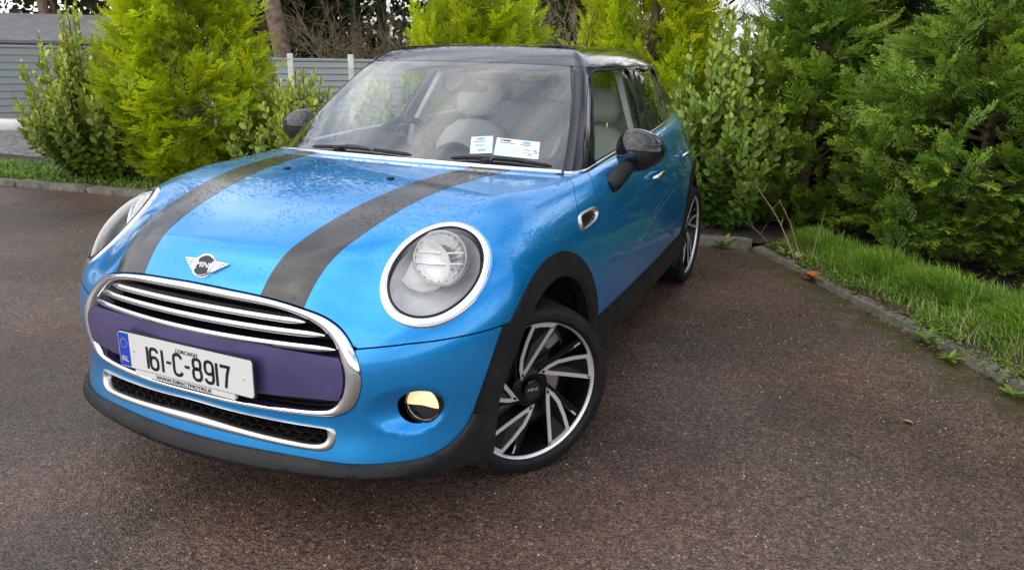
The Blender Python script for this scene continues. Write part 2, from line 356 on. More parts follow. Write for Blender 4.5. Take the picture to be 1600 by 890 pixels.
# ---- BODYF END
# ------------------------------------------------------------------ the car: panels cut out of one smooth body surface
def yz(P): return P[:,[1,2]]
def lin(xs,ys): return lambda q: np.interp(q,xs,ys)
ZS=lin([.45,.52,.58,.65,.75,.82],[.636,.638,.645,.652,.654,.653])          # bonnet / bumper shut line
YG=spline([.66,.72,.76,.80,.85,.895,.93,.958,1.0],[.17,.195,.215,.250,.270,.295,.345,.41,.50])   # bonnet / side panel
YD=spline([.38,.55,.70,.80,.86,.89,.93,.96,1.02],[.457,.460,.461,.464,.467,.474,.505,.56,.68])   # front door front edge
YB=spline([.38,.47,.66,.85,.95,1.08],[1.452,1.464,1.496,1.527,1.557,1.61])                          # front / rear door
YC=lambda x: .243+.5*x*x                                                  # windscreen base
def half(P): return np.concatenate([P,(np.array(P)*[-1,1])[::-1]])
CHO=[(0,.757),(.122,.7545),(.231,.7495),(.324,.739),(.408,.719),(.464,.692),(.504,.656),(.529,.619),(.544,.571),(.542,.527),(.527,.483),(.50,.453),(.463,.438),(.413,.434),(.214,.434),(0,.437)]
CHI=[(0,.737),(.13,.735),(.274,.729),(.364,.713),(.429,.684),(.473,.641),(.495,.590),(.499,.544),(.487,.498),(.466,.468),(.433,.454),(.351,.450),(.181,.451),(0,.453)]
INO=[(0,.421),(.139,.415),(.347,.406),(.436,.402),(.461,.397),(.468,.378),(.461,.347),(.435,.332),(.371,.331),(.285,.335),(.156,.341),(0,.343)]
INI=[(0,.414),(.139,.409),(.347,.401),(.425,.398),(.440,.392),(.443,.374),(.434,.357),(.401,.349),(.316,.353),(.097,.367),(0,.370)]
def closed_half(H,n):
    H=np.array(H,float); full=np.concatenate([H,(H[1:-1]*[-1,1])[::-1]]); return catmull(full,n,True)
chO,chI,inO,inI=[closed_half(h,240) for h in (CHO,CHI,INO,INI)]
BLK=[(0,.314),(.30,.312),(.48,.304),(.62,.306),(.68,.309),(.715,.320),(.741,.343),(.764,.384),(.783,.455),(.803,.559),(.816,.655),(1.2,.66),(1.2,-.2),(0,-.2)]
BLK=np.concatenate([catmull(BLK[:11],60,False),np.array(BLK[11:])])
WF=(0.0,.31); WR=(2.567,.31)
HLC=np.array([.6366,-.4232,.8034]); HN=np.array([.41907,-.50659,.75349]); HN/=np.linalg.norm(HN)
HA=np.array([-.162,-.858,-.487]); HA-=HN*(HA@HN); HA/=np.linalg.norm(HA); HB=np.cross(HN,HA)
RA,RB=.2051,.1428; LA,LB=.1765,.1180; LC=HLC+np.array([-.0045,0,.0027])
def mx(P): Q=P.copy(); Q[:,0]=np.abs(Q[:,0]); return Q
def g_lamp(P):
    q=mx(P)-HLC; a=q@HA; b=q@HB; e=np.sqrt((a/(RA-.006))**2+(b/(RB-.006))**2); return np.where(np.abs(q@HN)<.14,(e-1)*.16,.1)
def g_arch(P,w,R): return np.hypot(P[:,1]-w[0],P[:,2]-w[1])-R
def g_gren(P):    # open top under the glasshouse
    return np.where(P[:,1]>.2,f_gh(P)+.022,.05)
Ax=lambda P:np.abs(P[:,0])
XZ=lambda P:np.stack([np.abs(P[:,0]),P[:,2]],1)
body=surfnet(f_body,(-.90,-.86,.13),(.90,3.26,1.13),.0125)
V=project(f_body,body[0]); BODY=(V,normals(f_body,V),body[1])
gap=.0022
car=tag(empty('parked_car',(0,0,0)),'blue five-door hatchback with two black bonnet stripes parked on wet tarmac','car')
FRONT=clip(BODY,lambda P:.62-P[:,1])
CUTF=clip(FRONT,lambda P:P[:,2]-np.where(P[:,1]<-.1,.252,.275))
def g_bonnet(P):
    x=Ax(P); g=np.minimum(P[:,2]-ZS(x)-gap,YG(P[:,2])-P[:,1]-gap); g=np.minimum(g,(YC(x)-.010-P[:,1])*.9)
    g=np.minimum(g,-sdpoly(XZ(P),chO)-.004); g=np.minimum(g,np.where(x>.5,g_arch(P,WF,.465),1)); return np.minimum(g,g_lamp(P))
BON=clip(FRONT,g_bonnet)
bonnet=panel('bonnet',BON,M['paint'],car)
for sgn in(1,-1):        # the two dark stripes, vinyl lying on the bonnet
    def g_stripe(P):
        x=P[:,0]*sgn; y=P[:,1]; xi=.226+(y+.69)*(.128/.906); xo=.365+(y+.685)*(.126/.943); return np.minimum(x-xi,xo-x)
    panel('bonnet_stripe',offset(clip(BON,g_stripe),.0007),M['vinyl'],bonnet,0)
def g_bumper(P):
    x=Ax(P); g=np.minimum(ZS(x)-gap-P[:,2],-sdpoly(XZ(P),BLK)); g=np.minimum(g,g_arch(P,WF,.44)); g=np.minimum(g,-P[:,1]-.30)
    g=np.minimum(g,-sdpoly(XZ(P),chO)-.002); g=np.minimum(g,-sdpoly(XZ(P),inO)-.0005)
    return np.minimum(g,np.hypot((x-.668),(P[:,2]-.460))-.0525)
bumper=panel('front_bumper',clip(CUTF,g_bumper),M['paint'],car)
def g_ring(P,w,R0=.388,R1=.474): r=np.hypot(P[:,1]-w[0],P[:,2]-w[1]); return np.minimum(r-R0,R1-r)
def g_clad(P):
    f=np.where(P[:,1]<-.02,sdpoly(XZ(P),BLK),-1); f=np.minimum(f,g_arch(P,WF,.388)); r=np.where(Ax(P)>.6,g_ring(P,WF),-1); return np.maximum(f,r)
def puff(Ms,g,h,w):      # raise a panel by h, rounding down to its edges over w
    d=np.clip(g(Ms[0])/w,0,1); return offset(Ms,h*np.sqrt(1-(1-d)**2))
CL=clip(CUTF,g_clad)
lip=clip(CL,lambda P:np.minimum(.408-P[:,2],-.15-P[:,1]))
lip=puff(lip,lambda P:sdpoly(XZ(P),BLK),.008,.010)
# the lip juts out in a sloping ledge, has a crease and folds under
V,N,T=lip; fr_=1-sstep(.62,.76,np.abs(V[:,0])); zz=V[:,2]; out=np.interp(zz,[.252,.258,.274,.282,.312],[.000,.006,.014,.0135,.002]); nh=N*[1,1,0]; nh/=np.linalg.norm(nh,axis=1,keepdims=True)+1e-9
V=V+nh*(out*fr_+.006*(1-fr_))[:,None]; lip=flange((V,N,T),.03); link('bumper_lip',newmesh('bumper_lip',lip[0],lip[2],None,M['plast'],32),car)
for sgn in(1,-1):
    side=lambda P:P[:,0]*sgn
    a=clip(clip(CL,side),lambda P:np.maximum(P[:,2]-.411,P[:,1]+.15)); a=clip(a,lambda P:P[:,2]-.21)
    panel('arch_cladding',puff(a,g_clad,.018,.03),M['plast'],car,.04)
SIDE=clip(clip(BODY,lambda P:P[:,2]-.165),lambda P:Ax(P)-.35)
SIDE=clip(SIDE,g_gren)
for sgn in(1,-1):
    S=clip(SIDE,lambda P:P[:,0]*sgn)
    P2=catmull([(.272,.862),(.258,.822),(.285,.803),(.40,.812),(.445,.826),(.463,.848),(.446,.862),(.40,.869)],64)
    P3=catmull([(.288,.853),(.280,.828),(.295,.815),(.39,.822),(.425,.832),(.437,.846),(.425,.852),(.39,.857)],64)
    g=lambda P:np.minimum.reduce([-sdpoly(yz(P),P3)-.002,P[:,1]-YG(P[:,2])-gap,YD(P[:,2])-gap-P[:,1],g_arch(P,WF,.462),P[:,2]-.412,np.maximum(P[:,1]-YC(Ax(P))+.0,.96-P[:,2]+.01)])
    wing=panel('side_panel',clip(S,g),M['paint'],car)
    g=lambda P:np.minimum.reduce([P[:,1]-YD(P[:,2])-gap,YB(P[:,2])-gap-P[:,1],P[:,2]-.412])
    door=panel('front_door',clip(S,g),M['paint'],car)
    g=lambda P:np.minimum.reduce([P[:,1]-YB(P[:,2])-gap,2.405-.02*sstep(.75,.95,P[:,2])-P[:,1],g_arch(P,WR,.462),P[:,2]-.412])
    rdoor=panel('rear_door',clip(S,g),M['paint'],car)
    ro=clip(S,lambda P:np.minimum.reduce([P[:,2]-.278,.418-P[:,2],g_arch(P,WF,.46),g_arch(P,WR,.46),P[:,1]-.1,2.4-P[:,1]]))
    panel('sill',puff(ro,lambda P:.418-P[:,2],.012,.02),M['plast'],car,.05)
    ra=clip(S,lambda P:np.where(P[:,1]>1.8,np.minimum(g_ring(P,WR),P[:,2]-.2),-1))
    panel('rear_arch_cladding',puff(ra,lambda P:g_ring(P,WR),.010,.03),M['plast'],car,.04)
    # handles: a recessed dish is suggested by a dark cup, chrome grip in front of it
    for dr,(y0,y1,z0) in((door,(1.262,1.452,.862)),(rdoor,(2.03,2.21,.888))):
        yy=np.linspace(y0,y1,9); t=np.linspace(-1,1,9); Q=np.stack([np.full(9,.84),yy,z0+.004*t],1)
        Q=project(f_body,Q,8); n=normals(f_body,Q); Q=Q+n*(.012+.022*(1-t**4))[:,None]; Q[:,0]*=sgn
        h=tube(Q,np.array([.006,.011,.0125,.013,.013,.013,.0125,.011,.006]),10); part('door_handle',jtri(*h),M['chrome'],dr)
    # air-outlet trim on the side panel
    def onside(q,lift):
        Q=np.stack([np.full(len(q),.83),q[:,0],q[:,1]],1)
        for _ in range(12): Q[:,0]-=f_body(Q)*.9
        n=normals(f_body,Q); return Q+n*lift
    L=[]
    for s in np.linspace(0,1,7):
        L.append(onside(P2*(1-s)+P3*s,.010*math.sin(math.pi*min(max(s,.02),.98))**.6-.002))
    A=np.stack(L+[onside(P3,-.012)],0); A=np.concatenate([A,A[:,:1]],1); A[...,0]*=sgn
    tr=part('air_outlet_trim',jtri(*grid(A if sgn<0 else A[::-1])),M['satin'],wing,60)
    c=onside(P3,-.010); cc=c.mean(0); vv=np.concatenate([c,[cc]]); vv[:,0]*=sgn; part('air_outlet_mesh',(vv,np.array([[i,(i+1)%64,64] if sgn>0 else [(i+1)%64,i,64] for i in range(64)])),M['plast'],wing)
    bars=[]
    for zz,ya,yb in((.823,.287,.395),(.832,.284,.42),(.841,.284,.43),(.850,.288,.42)):
        q=np.stack([np.linspace(ya,yb,8),np.full(8,zz)],1); Q=onside(q,-.003); Q[:,0]*=sgn; bars.append(jtri(*tube(Q,.0025,6)))
    part('air_outlet_bars',jn(bars),M['gloss'],wing)
REAR=clip(clip(BODY,lambda P:P[:,2]-.165),lambda P:P[:,1]-2.3); REAR=clip(REAR,g_gren)
panel('rear_quarter',clip(REAR,lambda P:np.minimum.reduce([P[:,1]-2.405+.02*sstep(.75,.95,P[:,2])-gap,g_arch(P,WR,.462),P[:,2]-.40])),M['paint'],car)
for sgn in(1,-1): panel('rear_bumper_lower',puff(clip(REAR,lambda P:np.minimum.reduce([P[:,0]*sgn,P[:,1]-2.7,g_arch(P,WR,.40),.405-P[:,2]])),lambda P:.405-P[:,2],.01,.02),M['plast'],car,.05)
# wheel-arch liners and floor pan
for w in(WF,WR):
    for sgn in(1,-1):
        v,t=lathe([(.34,.05),(.36,.44),(.80 if w is WF else .735,.43)],40,'x',(-.25,math.pi+.25)); v=v*[sgn,1,1]+[0,w[0],w[1]]; part('wheel_arch_liner',jtri(v,t if sgn<0 else t[:,::-1]),M['dark'],car)
part('floor_pan',jn([box((0,1.25,.21),(1.0,3.7,.05)),box((0,1.28,.25),(1.5,1.6,.05)),box((0,-.30,.34),(.95,.5,.2))]),M['dark'],car)
# ---- grille
def fy(q,lift=0.0):      # front-view points (x,z) -> body surface
    q=np.asarray(q,float); Q=np.stack([q[:,0],np.full(len(q),-1.0),q[:,1]],1)
    def F(Y): P=Q.copy(); P[:,1]=Y; return f_body(P)
    lo=np.full(len(q),-1.0); hi=lo.copy(); done=np.zeros(len(q),bool)
    for yy in np.arange(-1,0.3,.02):
        v=F(np.full(len(q),yy))<0; new=v&~done; hi[new]=yy; lo[new]=yy-.02; done|=v
    for _ in range(26):
        m=(lo+hi)/2; v=F(m)<0; hi=np.where(v,m,hi); lo=np.where(v,lo,m)
    Q[:,1]=hi; 
    if np.any(lift): Q=Q+normals(f_body,Q)*(lift if np.isscalar(lift) else np.asarray(lift)[:,None])
    return Q
def ribbon(O,I,h,deep,k=9,pw=.55):     # closed raised band between two front-view outlines
    R=[fy(O,-deep)]
    for s in np.linspace(0,1,k): R.append(fy(O*(1-s)+I*s,h*math.sin(math.pi*min(max(s,.015),.985))**pw))
    R.append(fy(I,-deep)); A=np.stack(R,0); return np.concatenate([A,A[:,:1]],1)
A=ribbon(chO,chI,.009,.035); part('grille_surround',jtri(*grid(A[::-1])),M['chromewet'],car,70)
A=ribbon(inO,inI,.007,.03,7,.6); part('intake_surround',jtri(*grid(A[::-1])),M['satin'],car,70)
def inset(poly,dep,z0,z1,name,material,shrink=.0,xmax=9):   # sunk panel inside an outline, following the bumper
    Mx=clip(CUTF,lambda P:np.minimum.reduce([sdpoly(XZ(P),poly)+.006-shrink,P[:,2]-z0,z1-P[:,2],-.3-P[:,1]])); return Mx
grille=panel('grille_backing',offset(inset(chI,0,0,2,'',None),-.055),M['dark'],car,0)
pur=inset(chI,0,.492,.606,'',None,.004)
# soften the upper and lower edge of the purple band
def g_pur(P): return np.minimum(P[:,2]-.492,.606+.018*sstep(.25,.0,Ax(P))-P[:,2])
pur=clip(clip(CUTF,lambda P:np.minimum.reduce([sdpoly(XZ(P),chI)-.001,P[:,2]-.478-.012*sstep(.1,.45,Ax(P)),.612+.02*(1-(Ax(P)/.46)**2)-P[:,2],-.3-P[:,1]])),lambda P:P[:,2])
pur=puff(pur,lambda P:np.minimum(.612+.02*(1-(Ax(P)/.46)**2)-P[:,2],P[:,2]-.478),.016,.03)
panel('bumper_band',offset(pur,-.008),M['purple'],car,.045)
for nm,xe,zc,dz in(('grille_bar',.376,.700,.006),('grille_bar',.436,.669,.006),('grille_bar',.470,.633,.004)):
    s=np.linspace(-1,1,61); x=xe*s; z=zc+dz*(1-s*s); w=np.clip((1-np.abs(s))*9,0,1)**.6
    P=fy(np.stack([x,z],1),-.006); a=np.linspace(0,2*math.pi,14,endpoint=False)
    n=normals(f_body,P)*[1,1,0]; n/=np.linalg.norm(n,axis=1,keepdims=True)
    prof_d=np.where(np.cos(a)>0,.006,.010)*np.cos(a); prof_z=.0098*np.sin(a)
    R=P[:,None]+n[:,None]*(prof_d[None,:,None]*(.3+.7*w[:,None,None]))-np.array([0,0,1.])*0+np.array([0,0,1.])*(prof_z[None,:,None]*(.15+.85*w[:,None,None]))
    R=np.concatenate([R,R[:,:1]],1); b=part(nm,jtri(*grid(R[:,::-1])),M['chromewet'],car,50)
    Pb=[P-n*.012+[0,0,.005],P-n*.052+[0,0,.009],P-n*.052-[0,0,.009],P-n*.012-[0,0,.005]]
    R=np.stack(Pb+[Pb[0]],1); part('bar_blade',jtri(*grid(R[:,::-1])),M['gloss'],b,30)
# lower intake honeycomb
ib=panel('intake_backing',offset(clip(CUTF,lambda P:np.minimum(sdpoly(XZ(P),inI)+.006,-.3-P[:,1])),-.045),M['dark'],car,0)
cells=[]
cw,chh=.040,.0165
for r in range(6):
    zz=.352+r*chh
    for c in range(-13,14):
        xx=(c+.5*(r%2))*cw
        a=np.linspace(0,2*math.pi,12,endpoint=False); e=np.stack([xx+np.sign(np.cos(a))*np.abs(np.cos(a))**.6*cw*.44,zz+np.sign(np.sin(a))*np.abs(np.sin(a))**.8*chh*.42],1)
        if (sdpoly(np.stack([np.abs(e[:,0]),e[:,1]],1),inI)<.002).any():
            if sdpoly(np.array([[abs(xx),zz]]),inI)[0]<.001: continue
            e=np.stack([e[:,0],np.clip(e[:,1],.35,.415)],1)
            if (sdpoly(np.stack([np.abs(e[:,0]),e[:,1]],1),inI)<-.004).any(): continue
        o=np.stack([xx+(e[:,0]-xx)*1.16,zz+(e[:,1]-zz)*1.22],1)
        A=np.stack([fy(o,-.016),fy(e,-.012),fy(e*.97+np.array([xx,zz])*.03,-.040)],0); A=np.concatenate([A,A[:,:1]],1); cells.append(jtri(*grid(A[::-1])))
part('intake_honeycomb',jn(cells),M['plast'],car,30)
# ---- badge: round roundel with wings
bc=fy([(0.0,.800)])[0]
n=normals(f_body,bc[None])[0]; ex=np.array([1.,0,0]); ey=np.cross(n,ex); FB=frame(bc+n*.003,ex*1.32,ey*1.32,n*1.32)
dk,tk=lathe([(0,0.0001),(.0045,.0001),(.0045,.0245)],40,'z')
wing=[]
for s in(1,-1):
    w=np.array([(.020,.015),(.064,.0135),(.0555,.0065),(.050,.0025),(.045,-.0015),(.040,-.0055),(.034,-.0105),(.028,-.0135),(.018,-.013)]); w[:,0]*=s
    pv=np.concatenate([np.c_[w,np.full(9,-.008)],np.c_[w,np.full(9,.0025)]]); pv[:,2]-=.7*pv[:,0]**2; pv[:,2]+=.0015
    pt=[[0,i,i+1] for i in range(1,8)]; pt=[[a+9,b+9,c+9] for a,b,c in pt]+[[i,(i+1)%9,(i+1)%9+9] for i in range(9)]+[[i,(i+1)%9+9,i+9] for i in range(9)]
    pt=np.array(pt); wing.append((pv,pt if s<0 else pt[:,::-1]))
lv=[]
badge=part('badge',place(jtri(*lathe([(-.008,.0002),(-.008,.0285),(.002,.0285),(.002,.0002)],40,'z')),FB),M['satin'],car,30)
rim=lathe([(-.006,.0295),(.004,.0295),(.0058,.0275),(.0045,.0245)],48,'z'); part('badge_ring',place(jtri(*rim),FB),M['chrome'],badge,60)
[part('badge_wing',place(w_,FB),M['satin'],badge,30) for w_ in wing]; part('badge_disc',place(jtri(*lathe([(.0035,.00005),(.0035,.025)],40,'z')),FB),M['ink'],badge)
tv,tt=text_vt('MINI',.0190,.0006); tv=tv*[1.05,1.0,1]; part('badge_lettering',place((tv+[0,0,.0045],tt),FB),M['chrome'],badge,20)
ln=[]
for s in(1,-1):
    for yy,xa,xb in((.0085,.032,.054),(.003,.032,.047),(-.0025,.032,.041)): part('badge_groove',place(jtri(*box((s*(xa+xb)/2,yy,.0042-.7*((xa+xb)/2)**2),(xb-xa,.0010,.001))),FB),M['plast'],badge)
# ---- number plate
pb=np.array([0,-.787,.5395]); FP=frame(pb,(1,0,0),(0,.02,1),(0,-1,.02))
def rrect(w,h,r,n=6):
    o=[]
    for cx,cy,a0 in((w/2-r,h/2-r,0),(-w/2+r,h/2-r,90),(-w/2+r,-h/2+r,180),(w/2-r,-h/2+r,270)):
        for i in range(n): a=math.radians(a0+90*i/(n-1)); o.append((cx+r*math.cos(a),cy+r*math.sin(a)))
    return np.array(o)
def slab(poly,z0,z1):
    n=len(poly); v=np.concatenate([np.c_[poly,np.full(n,z0)],np.c_[poly,np.full(n,z1)],[[*poly.mean(0),z1]]]); t=[]
    for i in range(n): j=(i+1)%n; t+=[[i,j,j+n],[i,j+n,i+n],[i+n,j+n,2*n]]
    return v,np.array(t)
plate=part('number_plate',place(slab(rrect(.520,.111,.010),.0,.004),FP),M['white'],car,30)
part('plate_holder',place(jn([slab(rrect(.529,.118,.012),-.005,.0015),slab(rrect(.40,.09,.01),-.03,.0)]),FP),M['plast'],plate,30)
part('plate_country_band',place((lambda q:slab(q,.001,.0046))(np.array([(-.215,-.053),(-.215,.053),(-.254,.053),(-.258,.049),(-.258,-.049),(-.254,-.053)])[::-1]),FP),M['eublue'],plate,30)
def stroke(pts,w,z=.005,closed=False):
    P=np.array(pts,float); d=np.roll(P,-1,0)-np.roll(P,1,0) if closed else np.gradient(P,axis=0); d/=np.linalg.norm(d,axis=1,keepdims=True)+1e-9; nn=np.stack([-d[:,1],d[:,0]],1)*w/2
    A=np.stack([np.c_[P+nn,np.full(len(P),z-.003)],np.c_[P+nn,np.full(len(P),z)],np.c_[P-nn,np.full(len(P),z)],np.c_[P-nn,np.full(len(P),z-.003)]],0)
    if closed: A=np.concatenate([A,A[:,:1]],1)
    return jtri(*grid(A))
def arc(cx,cy,rx,ry,a0,a1,n=14,e=2.6):
    a=np.radians(np.linspace(a0,a1,n)); c,s=np.cos(a),np.sin(a); return np.stack([cx+rx*np.sign(c)*np.abs(c)**(2/e),cy+ry*np.sign(s)*np.abs(s)**(2/e)],1)
H=.069; y0,y1=.4957-.5395,.5650-.5395; ym=(y0+y1)/2; W=.0095
def densify(P): return catmull(P,24,False)
def gl_1(x): return [stroke([(x,y0),(x,ym),(x,y1)],W)]
def gl_6(x): return [stroke(arc(x,y0+.0205,.0150,.0190,0,360,28)[:-1],W,closed=True),stroke(np.concatenate([[(x-.0150,y0+.020)],[(x-.0150,y1-.022)],arc(x,y1-.020,.0150,.0175,180,15,12)]),W)]
def gl_9(x): v=gl_6(x); return [(q*[-1,-1,1]+[2*x,2*ym,0],t) for q,t in v]
def gl_8(x): return [stroke(arc(x,y0+.0195,.0155,.0175,0,360,28)[:-1],W,closed=True),stroke(arc(x,y1-.0185,.0140,.0155,0,360,28)[:-1],W,closed=True)]
def gl_C(x): return [stroke(np.concatenate([arc(x,y1-.0185,.0150,.0160,10,180,12),arc(x,y0+.0185,.0150,.0160,180,350,12)]),W)]
def gl_7(x): return [stroke([(x-.0185,y1-.0047),(x,y1-.0047),(x+.0185,y1-.0047)],W),stroke([(x+.0140,y1-.004),(x+.006,ym+.006),(x-.001,y0)],W)]
def gl_d(x): return [stroke([(x-.0095,ym),(x,ym),(x+.0095,ym)],W*.9)]
for x,gfn in((-.1420,gl_1),(-.1155,gl_6),(-.0815,gl_1),(-.0565,gl_d),(-.0210,gl_C),(.0160,gl_d),(.0540,gl_8),(.1000,gl_9),(.1290,gl_1),(.1610,gl_7)):
    part('plate_character',place(jn(gfn(x)),FP),M['ink'],plate,20)
v,t=text_vt('CORCAIGH',.0165,.0004); part('plate_county',place((v+[.0165,.0335,.0052],t),FP),M['ink'],plate,10)
v,t=text_vt('IRL',.0235,.0004); part('plate_country',place((v*[.95,1,1]+[-.2365,-.030,.0056],t),FP),M['white'],plate,10)
st=[]
for i in range(12):
    a=2*math.pi*i/12; cx,cy=-.2365+.0130*math.cos(a),.0205+.0140*math.sin(a); p=[(cx+(.0021 if k%2==0 else .0009)*math.sin(k*math.pi/5),cy+(.0021 if k%2==0 else .0009)*math.cos(k*math.pi/5)) for k in range(10)]
    st.append(slab(np.array(p)[::-1],.0045,.0055))
part('plate_stars',place(jn(st),FP),M['yellow'],plate,10)
sp=slab(rrect(.392,.0175,.004),-.006,.0035); sp=(sp[0]+[-.006,-.0668,0],sp[1]); ds=part('dealer_strip',place(sp,FP),M['white'],plate,30)
v,t=text_vt('WWW.DIRECTMOTRS.IE',.0165,.0004); v=v*[.218/np.ptp(v[:,0]),1,1]; part('dealer_lettering',place((v+[-.006,-.0668,.0046],t),FP),M['ink'],plate,10)
for sx,sy in((-.198,.002),(.2296,-.002)):
    v,t=lathe([(.0075,.00002),(.0070,.0022),(.0040,.0035)],14,'z'); part('plate_screw',place((v+[sx,sy,0],jtri(v,t)[1]),FP),M['satin'],plate,30)
# ---- headlights and fog lamps
def ell(ra,rb,n=96,c=HLC):
    a=np.linspace(0,2*math.pi,n,endpoint=False); return c+np.cos(a)[:,None]*ra*HA+np.sin(a)[:,None]*rb*HB
for sgn in(1,-1):
    mxs=np.array([sgn,1,1]); fl=(lambda t:t) if sgn>0 else (lambda t:t[:,::-1])
    def mk(name,vt,m,par,sh=50): v,t=vt; return part(name,jtri(v*mxs,fl(t)),m,par,sh)
    O=ell(RA,RB); I=ell(LA,LB,c=LC); rows=[O-HN*.06,O-HN*.006]
    for s in np.linspace(0,1,9)[1:-1]: rows.append(O*(1-s)+I*s+HN*(.012*math.sin(math.pi*(.08+.92*s)*.72)**.8))
    rows+= [I+HN*.010,I-HN*.004]
    A=np.stack(rows,0); A=np.concatenate([A,A[:,:1]],1)
    lamp=mk('headlight_ring',grid(A),M['chromewet'],car,60); lamp.name='headlight'
    G0=ell(LA+.001,LB+.001,c=LC); G1=ell(LA-.008,LB-.008,c=LC); A=np.stack([G0+HN*.009,(G0+G1)/2+HN*.014,G1+HN*.008,G1-HN*.02],0); A=np.concatenate([A,A[:,:1]],1); mk('lamp_gasket',grid(A),M['plast'],lamp,60)
    rr=np.linspace(1,0.0001,14); A=np.stack([ell((LA-.006)*q,(LB-.006)*q,96,LC)+HN*(.008+.040*(1-q**2.2)) for q in rr],0); A=np.concatenate([A,A[:,:1]],1); mk('lamp_lens',grid(A),M['lens'],lamp,80)
    A=np.stack([ell((LA-.004)*q,(LB-.004)*q,96,LC)-HN*(.004+.088*(1-q**6)) for q in rr],0); A=np.concatenate([A,A[:,:1]],1); mk('lamp_housing',grid(A),M['lampdark'],lamp,80)
    # main reflector bowl looks forward
    ax=np.array([.34,-.84,.42]); ax/=np.linalg.norm(ax); e1=np.cross([0,0,1.],ax); e1/=np.linalg.norm(e1); e2=np.cross(ax,e1)
    ctr=LC+HA*-.050+HB*-.018-HN*.020+e2*.010
    nf=20; th=np.linspace(0,2*math.pi,nf*4,endpoint=False); rows=[]
    for (zz,rr) in((-.060,.010),(-.056,.020),(-.046,.036),(-.030,.052),(-.008,.066),(.004,.0705)):
        wob=1+.05*np.abs(np.sin(th*nf/2))*(rr>.015); rows.append(np.stack([rr*wob*np.cos(th),rr*wob*np.sin(th),np.full(len(th),zz)],1))
    A=np.stack(rows,0); A=np.concatenate([A,A[:,:1]],1); mk('lamp_reflector',place(grid(A),frame(ctr,e1,e2,ax)),M['lampsilver'],lamp,35)
    mk('reflector_rim',place(lathe([(-.012,.0715),(.002,.0725),(.010,.0755),(.013,.0785),(.010,.0815),(-.03,.083)],64,'z'),frame(ctr,e1,e2,ax)),M['satin'],lamp,60)
    mk('lamp_inner_lens',place(lathe([(.016,.0001),(.014,.030),(.008,.055),(.002,.072)],48,'z'),frame(ctr,e1,e2,ax)),M['lens'],lamp,80)
    rb=[jtri(*tube([(-.068,zz,.0),(0,zz,-.018),(.068,zz,.0)],.0035,6)) for zz in(-.018,.016)]
    mk('reflector_step',place(jn(rb),frame(ctr,e1,e2,ax)),M['lampsilver'],lamp)
    mk('lamp_bulb',place(lathe([(-.058,.010),(-.035,.010),(-.028,.008),(-.025,.004),(-.024,.0001)],24,'z'),frame(ctr,e1,e2,ax)),M['satin'],lamp)
    # broad crescent trim peeping out beside it
    c2=ctr-e1*.052-e2*.022-ax*.006; mk('lamp_crescent',place(lathe([(-.020,.0001),(-.018,.040),(-.010,.062),(.002,.0745),(.005,.077),(.002,.079),(-.03,.080)],64,'z'),frame(c2,e1,e2,ax)),M['crescent'],lamp,50)
    # fog lamp in its dish
    fc=fy([(.668,.460)])[0]; fn=np.array([.12,-.985,.05]); fn/=np.linalg.norm(fn); f1=np.cross([0,0,1.],fn); f1/=np.linalg.norm(f1); f2=np.cross(fn,f1); FR=frame(fc+fn*.004,f1,f2,fn)
    fog=mk('fog_light',place(lathe([(-.05,.056),(-.004,.056),(.003,.0545),(.004,.0515),(-.006,.0495)],48,'z'),FR),M['gloss'],car,50)
    mk('fog_reflector',place(lathe([(-.040,.0001),(-.038,.016),(-.024,.035),(-.006,.0495)],40,'z'),FR),M['lampsilver'],fog,60)
    mk('fog_glow',place(lathe([(.003,.0001),(.002,.014),(.001,.034),(-.003,.0485)],40,'z',(-.12,math.pi+.12)),FR),M['fog'],fog,60)
    mk('fog_shade',place(lathe([(-.006,.0001),(-.006,.016),(-.006,.034),(-.007,.0485)],40,'z',(math.pi+.12,2*math.pi-.12)),FR),M['gloss'],fog,60)
    mk('fog_lens',place(lathe([(.010,.0001),(.009,.018),(.006,.034),(-.003,.0495)],40,'z'),FR),M['lens'],fog,60)
# ------------------------------------------------------------------ glasshouse
gh=surfnet(f_gh,(-.80,.10,.93),(.80,3.08,1.49),.0125)
V=project(f_gh,gh[0]); GH=(V,normals(f_gh,V),gh[1])
GH=clip(GH,lambda P:f_body(P)+.010)
PIL=spline([.94,.98,1.01,1.06,1.123,1.24,1.353,1.40],[.50,.560,.602,.652,.731,.879,1.066,1.14])
XW=lin([.93,.978,1.037,1.125,1.242,1.346,1.40],[.688,.671,.653,.624,.575,.513,.48])
YH=lambda x:.893+.31*x*x
GUT=lambda y:np.interp(y,[.9,1.1,1.6,2.3,2.45,2.8],[1.355,1.351,1.350,1.343,1.340,1.31])
FW=[(.700,.988),(.758,1.075),(.834,1.162),(.945,1.25),(1.064,1.330),(1.33,1.335),(1.650,1.330),(1.575,1.20),(1.515,1.075),(1.495,1.013),(1.1,1.003),(.90,.994)]
RW=[(1.640,1.026),(1.70,1.18),(1.775,1.326),(2.05,1.325),(2.335,1.320),(2.30,1.168),(2.21,1.038),(1.9,1.032)]
g_ws=lambda P:np.minimum.reduce([(XW(P[:,2])-Ax(P)),(YH(Ax(P))-P[:,1])*.6,.9-P[:,2]*0-.2])
WSR=clip(GH,lambda P:1.14-P[:,1]+0*P[:,0])
ws=clip(WSR,lambda P:g_ws(P)-.001)
windscreen=panel('windscreen',ws,M['glass'],car,0)
g_frit=lambda P:np.maximum.reduce([.026-(XW(P[:,2])-Ax(P)), .030-(YH(Ax(P))-P[:,1])*.75, 1.043+.0*P[:,0]-.100*Ax(P)**2-P[:,2]])
